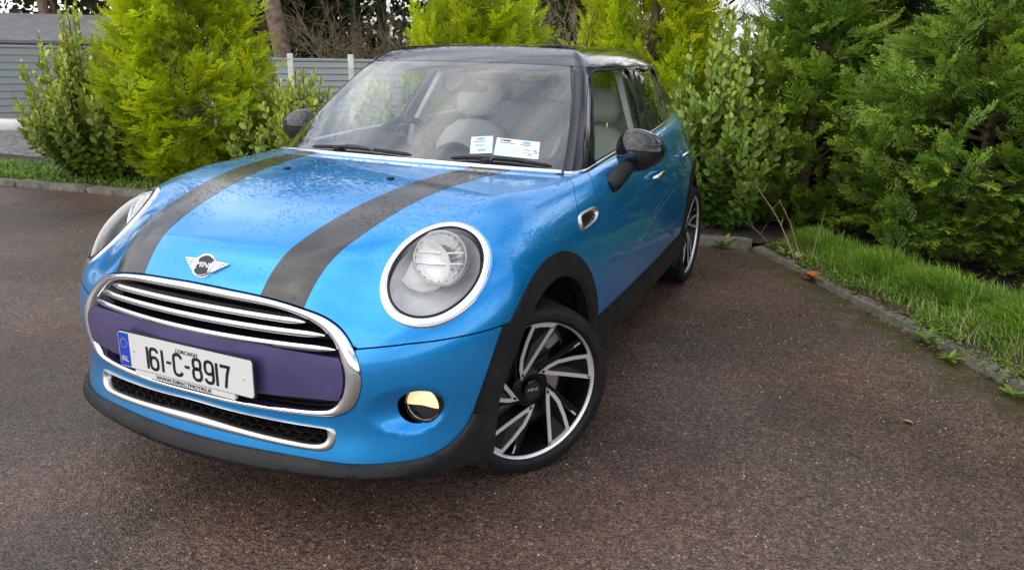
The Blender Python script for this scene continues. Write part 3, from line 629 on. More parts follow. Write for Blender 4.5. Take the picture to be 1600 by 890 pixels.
# rounded inner corners of the printed border
def g_fritr(P):
    a=(XW(P[:,2])-Ax(P))-.026; b=P[:,2]-(1.043-.10*Ax(P)**2); c=(YH(Ax(P))-P[:,1])*.6-.022
    R=.07; u=np.maximum(1-a/R,0); v=np.maximum(1-np.minimum(b,c)/R,0); return R*(np.sqrt(u*u+v*v)-1)
panel('windscreen_border',offset(clip(ws,g_fritr),-.004),M['frit'],windscreen,0)
SP=clip(GH,lambda P:np.minimum.reduce([np.maximum(-g_ws(P)-.001,-1),GUT(P[:,1])-P[:,2],np.where(P[:,1]<1.12,PIL(P[:,2])-P[:,1]-.002,-1)]))
for sgn in(1,-1): panel('windscreen_pillar',clip(SP,lambda P:P[:,0]*sgn),M['gloss'],car,.02)
g_roof=lambda P:np.minimum(P[:,2]-GUT(P[:,1])-.002,np.maximum(P[:,1]-YH(Ax(P))-.0015,Ax(P)-XW(P[:,2])-.002))
ROOF=clip(GH,lambda P:np.minimum(g_roof(P),2.84-P[:,1]))
roof=panel('roof',ROOF,M['gloss'],car,.03)
hl=offset(clip(ROOF,lambda P:np.minimum(P[:,1]-YH(Ax(P))-.05,.49-.06*sstep(1.9,2.7,P[:,1])-Ax(P))),-.030); panel('headliner',(hl[0],-hl[1],hl[2][:,::-1]),M['headl'],car,0)
SD=clip(GH,lambda P:np.minimum.reduce([GUT(P[:,1])-.002-P[:,2],np.where(P[:,1]<1.12,P[:,1]-PIL(P[:,2])-.002,1),2.72-.55*(P[:,2]-1.05)-P[:,1]]))
for sgn in(1,-1):
    S=clip(SD,lambda P:P[:,0]*sgn)
    fr=panel('window_surround',clip(S,lambda P:np.minimum.reduce([-sdpoly(yz(P),FW),-sdpoly(yz(P),RW)])),M['gloss'],car,.02)
    for poly,mm,nm in((FW,M['glassside'],'front_window'),(RW,M['glasstint'],'rear_window')):
        gz=panel(nm,offset(clip(S,lambda P:sdpoly(yz(P),poly)),-.006),mm,car,0)
        q=catmull(poly,90); Q=np.stack([np.full(90,.65),q[:,0],q[:,1]],1)
        for _ in range(14): Q[:,0]-=f_gh(Q)*.9
        n=normals(f_gh,Q); Q+=n*.001; Q[:,0]*=sgn
        part('window_seal',jtri(*tube(Q,.0055,6,True)),M['plast'],gz)
HB_=clip(GH,lambda P:np.minimum(P[:,1]-2.725+.55*(P[:,2]-1.05),np.maximum(GUT(P[:,1])-P[:,2],P[:,1]-2.843)))
g_rg=lambda P:np.minimum.reduce([.50-Ax(P),P[:,2]-1.09,1.32-P[:,2],P[:,1]-2.6])
panel('tailgate_frame',clip(HB_,lambda P:-g_rg(P)),M['gloss'],car,.02); panel('rear_screen',clip(HB_,g_rg),M['glasstint'],car,0)
# chrome belt strip where body and glasshouse meet
def belt(y):
    P=np.stack([np.full(len(y),.70),y,np.full(len(y),1.0)],1)
    for _ in range(40):
        P[:,2]-=f_body(P)*.7; P[:,0]-=f_gh(P)*.7
    return P
yy=np.concatenate([np.linspace(.475,.60,8),np.linspace(.65,2.55,34)])
def strip(Q,out,up,w,h,wt=None):     # flat-sided trim with a rounded face
    a=np.linspace(-.5*math.pi*1.1,1.1*.5*math.pi,9); R=[Q-up*h*.5-out*.012]
    for t in a: R.append(Q+out*(w*np.cos(t))+up*(h*.5*np.sin(t)))
    R.append(Q+up*h*.5-out*.012); return grid(np.stack(R,0))
xx=np.linspace(-.668,.668,61); Q=np.stack([xx,YC(xx)-.004,np.full(61,1.0)],1)
for _ in range(30): Q[:,2]-=f_body(Q)*.8
nrm=normals(f_body,Q); fwd=np.stack([xx*1.0,-np.ones(61),np.zeros(61)],1); fwd/=np.linalg.norm(fwd,axis=1,keepdims=True)
o=nrm*.55+fwd*.83; u=np.cross(o,np.cross(nrm,fwd)); u=nrm*.83-fwd*.55
part('cowl_strip',jtri(*strip(Q+nrm*.007+fwd*.004,o,u,.007,.021)),M['chromewet'],car,60)
for sgn in(1,-1):
    Q=belt(yy); k=np.linspace(0,1,len(yy))[:,None]
    n1=normals(f_body,Q); n2=normals(f_gh,Q); o=n1*.5+n2*.9; o/=np.linalg.norm(o,axis=1,keepdims=True); tg=np.gradient(Q,axis=0); u=np.cross(tg,o); u/=np.linalg.norm(u,axis=1,keepdims=True); u*=np.sign(u[:,2:3])
    v,t=jtri(*strip(Q+o*.003,o,u,.007,.017)); v[:,0]*=sgn; part('belt_strip',(v,t if sgn<0 else t[:,::-1]),M['chrome'],car,60)
part('scuttle_panel',jtri(*(lambda x:grid(np.stack([np.stack([x,YC(x)+.004,.990-.075*x*x],1),np.stack([x,YC(x)+.10,.975-.075*x*x],1)],0)))(np.linspace(-.64,.64,30))),M['plast'],car)
# washer jets
for sgn in(1,-1):
    q=np.array([[.226*sgn,-.03,.98]]);
    for _ in range(20): q[:,2]-=f_body(q)*.8
    v,t=bevbox((0,0,.003),(.024,.018,.008),.0035); part('washer_jet',(v+q[0],t),M['plast'],bonnet,60)
# ---- wipers
def wsp(xz,lift):
    q=np.asarray(xz,float); P=np.stack([q[:,0],.24+(q[:,1]-1.0)*1.77+.55*q[:,0]**2,q[:,1]],1)
    for _ in range(30): P[:,1]+=f_gh(P)*1.2
    return P+normals(f_gh,P)*lift
for blade,arm in(((-.395,1.006,.125,1.016),[(-.235,1.012),(-.215,1.021),(-.13,1.025),(-.04,1.022)]),((.28,1.012,.630,.988),[(.405,1.004),(.425,1.012),(.48,1.010),(.55,1.003)])):
    x=np.linspace(blade[0],blade[2],24); z=np.linspace(blade[1],blade[3],24)+.012*(1-np.linspace(-1,1,24)**2)
    b=part('wiper',jtri(*tube(wsp(np.stack([x,z],1),.012),np.concatenate([[.004],np.full(22,.0075),[.004]]),8)),M['plast'],car)
    part('wiper_arm',jtri(*tube(wsp(catmull(arm,14,False),np.array([.0]*2+[.018]*10+[.014]*2)[:,None]*1.0),[.012,.012]+[.007]*12,8)),M['gloss'],b)
    a0=wsp([arm[0]],.006)[0]; part('wiper_pivot',jtri(*(lambda vt:(vt[0]+a0,vt[1]))(lathe([(-.02,.018),(.012,.018),(.016,.012),(.017,.0001)],20,'z'))),M['plast'],b)
# ---- windscreen stickers
def sticker(name,quad,mm,lift=.0012,par=windscreen,n=4):
    q=np.array(quad,float); s=np.linspace(0,1,n); A=(q[0]*(1-s)[:,None,None]*(1-s)[None,:,None]+q[1]*(1-s)[:,None,None]*s[None,:,None]+q[2]*s[:,None,None]*s[None,:,None]+q[3]*s[:,None,None]*(1-s)[None,:,None])
    P=wsp(A.reshape(-1,2),lift).reshape(n,n,3); return part(name,jtri(*grid(P)),mm,par)
S1=[(.297,1.089),(.373,1.0945),(.407,1.0385),(.331,1.0345)]; S2=[(.391,1.0895),(.549,1.0755),(.573,1.0185),(.416,1.0325)]
def sub(S,u0,v0,u1,v1):
    S=np.array(S); b=lambda u,v:S[0]*(1-u)*(1-v)+S[1]*u*(1-v)+S[2]*u*v+S[3]*(1-u)*v; return [b(u0,v0),b(u1,v0),b(u1,v1),b(u0,v1)]
s1=sticker('permit_sticker',S1,M['paper']); s2=sticker('disc_sticker',S2,M['paper'])
sticker('sticker_print',sub(S1,.06,.42,.92,.90),M['papergreen'],.0018,s1)
for (u,v,w,h,mm,sp) in((.26,.07,.36,.15,M['paperblue'],(S1,s1)),(.14,.30,.60,.025,M['ink'],(S1,s1)),(.20,.48,.5,.02,M['plast'],(S1,s1)),(.16,.57,.42,.02,M['plast'],(S1,s1)),(.34,.80,.34,.045,M['plast'],(S1,s1)),(.10,.08,.04,.07,M['plast'],(S2,s2)),(.16,.08,.18,.07,M['plast'],(S2,s2)),(.09,.23,.34,.03,M['ink'],(S2,s2)),(.62,.07,.17,.14,M['paperblue'],(S2,s2)),(.56,.27,.24,.025,M['ink'],(S2,s2)),(.05,.42,.46,.44,M['papergreen'],(S2,s2))): sticker('sticker_print',sub(sp[0],u,v,u+w,v+h),mm,.0022,sp[1])
rs=np.random.default_rng(4)
for k in range(26): u=.60+.33*rs.random(); v=.42+.44*rs.random(); sticker('sticker_print',sub(S2,u,v,u+.03+.05*rs.random(),v+.02),M['paperred'] if k%3 else M['plast'],.0022,s2,2)
# ---- door mirrors
for sgn in(1,-1):
    bm=bmesh.new(); bmesh.ops.create_uvsphere(bm,u_segments=40,v_segments=24,radius=1); bmesh.ops.triangulate(bm,faces=bm.faces[:]); bm.verts.ensure_lookup_table()
    v=np.array([w.co[:] for w in bm.verts]); t=np.array([[w.index for w in f.verts] for f in bm.faces]); bm.free()
    back=v[:,1]>0; v[:,1]=np.where(back,v[:,1]*.30,v[:,1]); s=np.array([.102,.085,.087]); v=np.sign(v)*np.abs(v)**.93*s; v[:,2]*=1-.25*(v[:,0]/.12); 
    cpos=np.array([.872,.848,1.034]); R=rotm('Z',math.radians(9))
    w=v@R.T+cpos; w[:,0]*=sgn; mir=part('door_mirror',(w,t if sgn>0 else t[:,::-1]),M['gloss'],car,80)
    A=[]
    for a,rr in(((.842,.705,.968),.030),((.835,.660,.925),.034),((.815,.628,.898),.036),((.800,.625,.893),.030)): A.append((a,rr))
    P=catmull([(.845,.815,.985),(.828,.760,.955),(.812,.695,.925),(.797,.665,.905)],14,False); P[:,0]*=sgn
    part('mirror_stalk',jtri(*tube(P,np.interp(np.linspace(0,1,14),[0,.5,.85,1],[.030,.037,.042,.034]),16)),M['plast'],mir,60)
    q=lathe([(.0265,.0001),(.0265,.075)],40,'y'); qv=q[0]*[1.22,1,.95]; qv=qv@R.T+cpos+[0,.002,0]; qv[:,0]*=sgn; part('mirror_glass',jtri(qv,q[1]),M['chrome'],mir)
# ---- roof aerial
part('aerial',jtri(*tube([(.05,2.45,1.41),(.05,2.50,1.49),(.05,2.60,1.66)],[.012,.004,.0025],8)),M['plast'],car)
# ------------------------------------------------------------------ cabin
dx=np.linspace(-.66,.66,33); rows=[]
for (dy,z) in((.06,.965),(.22,.985),(.42,.990),(.52,.975),(.56,.93),(.55,.80),(.50,.60)): rows.append(np.stack([dx,np.full(33,.30)+.36*dx*dx*(1 if dy<.4 else .3)+dy,z-.02*(np.abs(dx)/.66)**4+0*dx],1))
part('dashboard',jtri(*grid(np.stack(rows,0))),M['dash'],car)
bn=[]
v,t=jtri(*lathe([(-.02,.13),(.03,.135),(.06,.11),(.065,.0001)],32,'z')); v=v*[1.25,.85,1]@rotm('X',math.radians(-20)).T+[-.41,.82,.962]; part('instrument_hood',(v,t),M['dash'],car)
a=np.linspace(0,2*math.pi,48,endpoint=False); P=np.stack([.185*np.cos(a),np.zeros(48),.185*np.sin(a)],1)@rotm('X',math.radians(-24)).T+[-.41,1.02,.905]
sw=part('steering_wheel',jtri(*tube(P,.017,10,True)),M['dash'],car)
part('steering_hub',jtri(*(lambda vt:(vt[0]@rotm('X',math.radians(-24)).T+[-.41,1.0,.905],vt[1]))(bevbox((0,0,0),(.16,.05,.12),.02))),M['dash'],sw)
part('steering_spoke',jn([(lambda vt:(vt[0]@rotm('X',math.radians(-24)).T+[-.41,1.01,.905],vt[1]))(bevbox((0,0,0),(.35,.015,.04),.006)),(lambda vt:(vt[0]@rotm('X',math.radians(-24)).T+[-.41,1.01,.905],vt[1]))(bevbox((0,0,-.09),(.05,.015,.17),.006))]),M['dash'],sw)
part('centre_display',jtri(*(lambda vt:(vt[0]@rotm('X',math.radians(-80)).T+[0,.86,.90],vt[1]))(lathe([(0,.0001),(.012,.02),(.014,.11),(.0,.115),(-.03,.115)],36,'z'))),M['gloss'],car)
def seatback(x,y,w,h,z0,tilt):
    n=14; A=[]
    for s in np.linspace(0,1,n):
        zz=s*h; ww=w*(1-.30*max(0,(s-.6)/.4)**2)*(.92+.08*math.sin(math.pi*s)); th=.075*(1-.45*s)+.02
        a=np.linspace(0,2*math.pi,24,endpoint=False); c=np.sign(np.cos(a))*np.abs(np.cos(a))**.55*ww/2; d=np.sign(np.sin(a))*np.abs(np.sin(a))**.7*th
        d=np.where(d<0,d-.02*(np.abs(c)/(ww/2))**3*(1 if s<.85 else .3)+.012,d); k=1 if s<.97 else .75
        A.append(np.stack([x+c*k,y+d*k+tilt*zz,np.full(24,z0+zz)],1))
    A=np.stack(A,0); top=np.repeat(A[-1].mean(0,keepdims=True)+[[0,0,.012]],24,0); A=np.concatenate([A,top[None]],0); A=np.concatenate([A,A[:,:1]],1); return jtri(*grid(A))
for x in(.40,-.31):
    st=part('front_seat',seatback(x,1.50,.50,.60,.43,.30),M['leather'],car,60)
    part('seat_cushion',bevbox((x,1.28,.42),(.50,.52,.16),.05),M['leather'],st,60)
    v,t=bevbox((0,0,0),(.27,.11,.185),.05); part('headrest',(v@rotm('X',math.radians(-14)).T+[x,1.715,1.15],t),M['leather'],st,60)
    for sx in(-.06,.06): part('headrest_post',jtri(*tube([(x+sx,1.675,1.01),(x+sx,1.71,1.10)],.006,8)),M['chrome'],st)
part('rear_bench',jn([bevbox((0,2.05,.50),(1.20,.5,.18),.05),(lambda vt:(vt[0]@rotm('X',math.radians(-18)).T+[0,2.38,.80],vt[1]))(bevbox((0,0,0),(1.2,.14,.62),.05))]),M['leather'],car,60)
for x in(.34,-.34): v,t=bevbox((0,0,0),(.26,.09,.15),.04); part('rear_headrest',(v+[x,2.50,1.15],t),M['leather'],car,60)
part('parcel_shelf',box((0,2.75,1.0),(1.1,.5,.03)) if 0 else jtri(*box((0,2.70,.99),(1.05,.45,.03))),M['dash'],car)
for sgn in(1,-1):
    pb_=[]
    for z0,x0,y0 in((.60,.735,1.53),(1.0,.668,1.585),(1.345,.515,1.70)): pb_.append([(x0,y0-.05,z0),(x0-.03,y0-.05,z0),(x0-.03,y0+.06,z0),(x0,y0+.06,z0),(x0,y0-.05,z0)])
    A=np.array(pb_); A[...,0]*=sgn; part('door_pillar_trim',jtri(*grid(A)),M['headl'],car,30)
    v,t=jtri(*box((.715*sgn,1.35,.70),(.04,1.5,.52))); part('door_lining',(v,t),M['trim'],car)
v,t=bevbox((0,0,0),(.23,.03,.065),.014); part('rear_view_mirror',(v+[.0,.95,1.262],t),M['gloss'],car,60)
v,t=jtri(*lathe([(0,.0001),(.03,.05),(.035,.075),(0,.085)],24,'z')); v=v*[.62,.9,.62]@rotm('X',math.radians(55)).T+[0,.868,1.285]; part('sensor_pod',(v,t),M['dash'],car,60)
for x in(.27,-.27): v,t=bevbox((0,0,0),(.38,.15,.018),.008); part('sun_visor',(v@rotm('X',math.radians(22)).T+[x,1.08,1.352],t),M['headl'],car,60)
part('cabin_floor',jtri(*box((0,1.4,.33),(1.4,2.4,.04))),M['trim'],car); part('bulkhead',jtri(*box((0,.42,.62),(1.3,.03,.62))),M['dark'],car)
# ------------------------------------------------------------------ wheels
WRAD=.306
def wheel_parts():
    P={}
    prof=[(-.080,.232),(-.098,.247),(-.1035,.268),(-.100,.288),(-.092,.299),(-.078,.3045)]
    for gx in(-.050,-.018,.018,.050): prof+= [(gx-.006,.3055),(gx-.004,.299),(gx+.004,.299),(gx+.006,.3055)]
    prof+=[(.078,.3045),(.092,.299),(.100,.288),(.1035,.272),(.1030,.263),(.098,.257),(.090,.250),(.080,.246)]
    P['tyre']=(jtri(*lathe(prof,112,'x')),M['rubber'],35)
    blk=[]
    for k in range(76):
        a=2*math.pi*k/76; R=rotm('X',a)
        for sx in(1,-1):
            v,t=box((sx*.084,.3015,0),(.022,.008,.0145)); v[:,1]-=np.where(np.abs(v[:,0])>.09,.0050,0); blk.append((v@R.T,t))
            v,t=box((sx*.034,.3048,0),(.022,.004,.0185)); v[:,2]+=sx*.004*np.sign(v[:,0]-sx*.034); blk.append((v@R.T,t))
    P['tyre_tread']=(jn(blk),M['rubber'],30)
    let=[]
    for wd,ac in(('WINRUN',62),('WINRUN',242)):
        for i,ch in enumerate(wd):
            v,t=text_vt(ch,.023,.0004); a=math.radians(ac+ (len(wd)-1)*3.0-i*6.0)
            er=np.array([0,math.cos(a),math.sin(a)]); et=np.array([0,math.sin(a),-math.cos(a)]); let.append(place((v,t),frame(er*.2755+np.array([.1027,0,0]),et,er,(1,0,0))))
    P['tyre_lettering']=(jn(let),M['plast'],20)
    P['rim']=(jtri(*lathe([(-.085,.240),(-.075,.228),(-.02,.218),(.045,.226),(.072,.238),(.078,.2405)],80,'x')),M['alloyblk'],40)
    P['rim_lip']=(jtri(*lathe([(.076,.2420),(.0865,.2465),(.0890,.2505),(.0885,.2565),(.083,.2575)],80,'x')),M['alloy'],40)
    return P
def polar(r,d): a=math.radians(d); return np.array([r*math.cos(a),r*math.sin(a)])
def face_x(r): return .064+.018*np.clip((r-.05)/.19,0,1)**1.3
def blade(phi):
    ctrl=[polar(.2445,phi+0),polar(.2450,phi+8),polar(.2450,phi+16),polar(.2445,phi+24),polar(.188,phi+32),polar(.135,phi+44),polar(.098,phi+54),polar(.060,phi+68),polar(.083,phi+30),polar(.131,phi+12.5),polar(.187,phi+4.4)]
    o=[]; m=len(ctrl)
    for i in range(m):
        a,b=ctrl[i],ctrl[(i+1)%m]
        for s in np.linspace(0,1,5,endpoint=False): o.append(a+(b-a)*s)
    o=np.array(o); n=len(o); d=np.roll(o,-1,0)-np.roll(o,1,0); d/=np.linalg.norm(d,axis=1,keepdims=True); nn=np.stack([-d[:,1],d[:,0]],1)
    c=o.mean(0); w=.0140
    inn=o+nn*w
    bad=sdpoly(inn,o)<w*.55
    # keep the border inside where the blade is too narrow
    inn[bad]=o[bad]+(c-o[bad])*.06
    X=lambda q,dx:np.c_[face_x(np.hypot(q[:,0],q[:,1]))+dx,q]
    trim=[X(o,-.004),X(o,0),X(inn,0),X(inn,-.005)]; A=np.stack(trim,0); A=np.concatenate([A,A[:,:1]],1); TR=jtri(*grid(A))
    body=[X(o,-.003),X(o+(c-o)*.02,-.040)]; B=np.stack(body,0); B=np.concatenate([B,B[:,:1]],1); b1=jtri(*grid(B))
    vv=np.concatenate([X(inn,-.004),[[float(face_x(.17))-.020,*c]]]); tt=np.array([[i,(i+1)%n,n] for i in range(n)]); return TR,jn([b1,(vv,tt)])
def branch(phi):
    a,b=polar(.055,phi+80),polar(.247,phi+39); d=b-a; d/=np.linalg.norm(d); nn=np.array([-d[1],d[0]])
    q=[a+nn*.011,a-nn*.011,b-nn*.012,b+nn*.012]; X=lambda q,dx:[float(face_x(np.hypot(*q)))+dx,*q]
    v=np.array([X(k,-.012) for k in q]+[X(k,-.045) for k in q]); t=np.array([[0,1,2],[0,2,3],[0,4,5],[0,5,1],[1,5,6],[1,6,2],[3,2,6],[3,6,7],[0,3,7],[0,7,4]])
    s0,s1=a+d*.05,b; e=np.array([X(s0-nn*.011,-.0115),X(s0-nn*.0055,-.0115),X(s1-nn*.005,-.0115),X(s1-nn*.013,-.0115)]); return (v,t),(e,np.array([[0,1,2],[0,2,3]]))
WP=wheel_parts(); WM={}
def mesh_of(name,vt,m,sharp): return newmesh(name,vt[0],vt[1],None,m,sharp)
wmeshes=[('rim',)+WP['rim'],('rim_lip',)+WP['rim_lip'],('tyre_tread',)+WP['tyre_tread'],('tyre_lettering',)+WP['tyre_lettering']]
for k in range(5):
    TR,BD=blade(-2+72*k); wmeshes.append(('spoke',BD,M['alloyblk'],25)); wmeshes.append(('spoke_edge',TR,M['alloy'],30))
    b,e=branch(-2+72*k); wmeshes.append(('branch_spoke',b,M['alloyblk'],25)); wmeshes.append(('branch_edge',e,M['alloy'],25))
wmeshes.append(('hub',jtri(*lathe([(.02,.075),(.050,.072),(.058,.062),(.060,.045),(.056,.036)],40,'x')),M['alloyblk'],40))
wmeshes.append(('hub_cap',jtri(*lathe([(.050,.0330),(.0665,.0330),(.0690,.0310),(.0685,.027),(.0680,.0001)],40,'x')),M['gloss'],35))
v,t=text_vt('MINI',.0165,.0005); wmeshes.append(('hub_cap_lettering',place((v*[1.2,1,1],t),frame((.0690,0,0),(0,1,0),(0,0,1),(1,0,0))),M['alloy'],20))
for k in range(5):
    a=math.radians(20+72*k); v,t=jtri(*lathe([(.045,.011),(.058,.011),(.060,.007),(.056,.006)],6,'x')); wmeshes.append(('lug_bolt',(v+[0,.050*math.cos(a),.050*math.sin(a)],t),M['plast'],30))
wmeshes.append(('brake_disc',jtri(*lathe([(.0,.075),(.006,.08),(.006,.150),(-.016,.150),(-.016,.08)],64,'x')),M['disc'],30))
cal=jtri(*lathe([(-.03,.095),(-.03,.168),(.022,.172),(.030,.150),(.030,.105),(.022,.095)],14,'x',(math.radians(150),math.radians(208)))); wmeshes.append(('brake_calliper',cal,M['rust'],30))
made=[(n,mesh_of(n,vt,m,sh)) for n,vt,m,sh in wmeshes]; tyre_me=mesh_of('tyre',*WP['tyre'])
def put_wheel(loc,rz):
    w=link('wheel',tyre_me,car,loc,(0,0,rz))
    for n,me in made:
        o=link(n,me,w)
        if n in('tyre_tread','tyre_lettering'): o['kind']='stuff'
    return w
STEER=math.radians(34)
put_wheel((.728,0,WRAD),-STEER); put_wheel((-.736,0,WRAD),math.pi-STEER); put_wheel((.697,2.567,WRAD),0); put_wheel((-.690,2.567,WRAD),math.pi)
# ------------------------------------------------------------------ rain beads on the upper panels
def beads(Ms,n,zc=.0,seed=1,rmin=.0010,rmax=.0034,nz=.35):
    V,N,T=Ms; r=np.random.default_rng(seed); A=V[T[:,0]]; B=V[T[:,1]]; Cc=V[T[:,2]]; ar=np.linalg.norm(np.cross(B-A,Cc-A),axis=1)
    up=N[T[:,0],2]; ar=ar*np.clip(up-nz,0,1); i=r.choice(len(T),n,p=ar/ar.sum()); u=r.random((n,2)); f=u.sum(1)>1; u[f]=1-u[f]
    P=A[i]+(B[i]-A[i])*u[:,:1]+(Cc[i]-A[i])*u[:,1:]; Nn=N[T[i,0]]; return P,Nn
def bead_mesh(P,Nn,rad):
    k=7; a=np.linspace(0,2*math.pi,k,endpoint=False); n=len(P); h=np.where(np.abs(Nn[:,2:3])<.95,[[0,0,1.]],[[1.,0,0]]); e1=np.cross(h,Nn); e1/=np.linalg.norm(e1,axis=1,keepdims=True); e2=np.cross(Nn,e1)
    rings=[]
    for rr,hh in((1.0,-.05),(.80,.34),(.0,.52)):
        if rr==0: rings.append((P+Nn*(hh*rad)[:,None])[:,None]); continue
        rings.append(P[:,None]+e1[:,None]*(np.cos(a)[None,:,None]*rr*rad[:,None,None])+e2[:,None]*(np.sin(a)[None,:,None]*rr*rad[:,None,None])+Nn[:,None]*(hh*rad)[:,None,None])
    V=np.concatenate(rings,1); t=[]
    for j in range(k): j2=(j+1)%k; t+=[[j,j2,k+j2],[j,k+j2,k+j],[k+j,k+j2,2*k]]
    T=(np.array(t)[None]+(np.arange(n)*(2*k+1))[:,None,None]).reshape(-1,3); return V.reshape(-1,3),T
def clump(P,seed,keep):
    from mathutils import noise as nz
    return np.array([nz.noise(Vector((p[0]*5+seed,p[1]*5,p[2]*5)))+.5*nz.noise(Vector((p[0]*14,p[1]*11+seed,0))) for p in P])
for nm,Ms,n,sd_,par in(('rain_beads',BON,15000,3,bonnet),('rain_beads',ROOF,4200,5,roof),('rain_beads',ws,1100,9,windscreen)):
    P,Nn=beads(Ms,n,seed=sd_,nz=.1); c=clump(P,sd_,0); k=c+RNG.random(len(P))*.7-.35>-.02; P,Nn=P[k],Nn[k]
    if nm and par is bonnet: k=(P[:,1]>-.55)|(RNG.random(len(P))<.35); P,Nn=P[k],Nn[k]
    rad=.0009+.0021*RNG.random(len(P))**2.0+(RNG.random(len(P))<.03)*.0016
    v,t=bead_mesh(P+Nn*.0008,Nn,rad); o=part(nm,(v,t),M['water'],par,80); o['kind']='stuff'
# ================================================================== surroundings
from mathutils import noise as MN
# ---- ground materials
m=M['tarmac']=mat('wet_tarmac',(.05,.04,.038),.45,0,0,.03,.5)
tc=add(m,'ShaderNodeTexCoord'); OBJ=tc.outputs['Object']
def nz(s,d=4,r=.55): n=add(m,'ShaderNodeTexNoise',Scale=s,Detail=d,Roughness=r); lk(m,OBJ,n.inputs['Vector']); return n.outputs['Fac']
def vor(s,f='F1'): n=add(m,'ShaderNodeTexVoronoi',Scale=s); n.feature=f; lk(m,OBJ,n.inputs['Vector']); return n
def mixc(fac,a,b,typ='MIX'):
    x=add(m,'ShaderNodeMix',data_type='RGBA',blend_type=typ)
    for s,v in(('Factor',fac),('A',a),('B',b)):
        if isinstance(v,(int,float)): x.inputs[s].default_value=v
        elif isinstance(v,tuple): x.inputs[s].default_value=(*v,1)
        else: lk(m,v,x.inputs[s])
    return x.outputs['Result']
def mth(op,a,b=None,cl=False):
    n=add(m,'ShaderNodeMath',operation=op,use_clamp=cl)
    for i,v in enumerate((a,b)):
        if v is None: continue
        if isinstance(v,(int,float)): n.inputs[i].default_value=v
        else: lk(m,v,n.inputs[i])
    return n.outputs[0]
v1=vor(150); v2=vor(75); v3=vor(210)
stone=ramp(m,v1.outputs['Color'],[(.0,(.070,.053,.047)),(.40,(.110,.085,.076)),(.78,(.150,.118,.105)),(.94,(.22,.185,.165)),(1,(.46,.42,.39))]).outputs['Color']
red=ramp(m,nz(1.3,3),[(.40,(1.08,.98,.91)),(.66,(1.26,.96,.86))]).outputs['Color']
col=mixc(1.0,stone,red,'MULTIPLY')
v4=vor(74); stone2=ramp(m,v4.outputs['Color'],[(.0,(.55,.52,.50)),(.6,(1,1,1)),(.9,(1.35,1.30,1.26)),(1,(2.0,1.9,1.8))]).outputs['Color']; col=mixc(1.0,col,stone2,'MULTIPLY')
fine=ramp(m,nz(420,3,.7),[(.32,(.55,.54,.53)),(.66,(1.35,1.33,1.30))]).outputs['Color']; col=mixc(1.0,col,fine,'MULTIPLY')
pits=ramp(m,nz(48,4,.65),[(.30,(.38,.36,.35)),(.46,(1,1,1))]).outputs['Color']; col=mixc(1.0,col,pits,'MULTIPLY')
damp=ramp(m,nz(.9,5,.62),[(.42,(.62,.61,.61)),(.54,(1,1,1))]).outputs['Color']; col=mixc(.8,col,damp,'MULTIPLY')
edge=ramp(m,v1.outputs['Distance'],[(.30,(1.05,1.05,1.05)),(.75,(.50,.48,.47))]).outputs['Color']; col=mixc(1.0,col,edge,'MULTIPLY')
wear=ramp(m,nz(.55,5,.6),[(.35,(.90,.90,.91)),(.65,(1.32,1.28,1.22))]).outputs['Color']; col=mixc(1.0,col,wear,'MULTIPLY')
sp=ramp(m,v2.outputs['Color'],[(.925,(0,0,0)),(.932,(1,1,1))]).outputs['Color']; spd=ramp(m,v2.outputs['Distance'],[(.18,(1,1,1)),(.30,(0,0,0))]).outputs['Color']
sm=mth('MULTIPLY',sp,spd); col=mixc(sm,col,(.46,.43,.39))
# moss and washed-in silt along the kerb on the right
sx=add(m,'ShaderNodeSeparateXYZ'); lk(m,OBJ,sx.inputs[0])
dk=mth('ADD',mth('MULTIPLY',mth('SUBTRACT',sx.outputs['X'],1.05),-.846),mth('MULTIPLY',mth('SUBTRACT',sx.outputs['Y'],3.62),-.533))   # distance in from the kerb
near=ramp(m,mth('DIVIDE',dk,1.3,True),[(0,(1,1,1)),(.16,(.62,.62,.62)),(.5,(.16,.16,.16)),(1,(0,0,0))]).outputs['Color']
mo=ramp(m,mth('ADD',mth('MULTIPLY',nz(7,6,.65),.9),mth('MULTIPLY',near,.34)),[(.66,(0,0,0)),(.80,(1,1,1))]).outputs['Color']
col=mixc(mth('MULTIPLY',mo,near),col,(.052,.046,.012))
si=ramp(m,nz(3.2,5,.6),[(.60,(0,0,0)),(.70,(1,1,1))]).outputs['Color']; col=mixc(mth('MULTIPLY',mth('MULTIPLY',si,near),.6),col,(.17,.125,.085))
lk(m,col,bs(m).inputs['Base Color'])
ro=ramp(m,nz(.8,4),[(.35,(.24,.24,.24)),(.68,(.46,.46,.46))]).outputs['Color']; lk(m,ro,bs(m).inputs['Roughness'])
b1=add(m,'ShaderNodeBump',Strength=.8,Distance=.003); lk(m,mth('SUBTRACT',1.0,v1.outputs['Distance']),b1.inputs['Height'])
b2=add(m,'ShaderNodeBump',Strength=.5,Distance=.003); lk(m,v3.outputs['Distance'],b2.inputs['Height']); lk(m,b1.outputs[0],b2.inputs['Normal']); lk(m,b2.outputs[0],bs(m).inputs['Normal'])
m=M['soil']=mat('dark_soil',(.04,.03,.022),.9); noise_color(m,9,[(.3,(.020,.015,.010)),(.7,(.065,.048,.034))],6); bump(m,45,.8,.02,5)
m=M['gravel']=mat('grey_gravel',(.2,.19,.18),.85); tc=add(m,'ShaderNodeTexCoord'); v=add(m,'ShaderNodeTexVoronoi',Scale=26.0); lk(m,tc.outputs['Object'],v.inputs['Vector'])
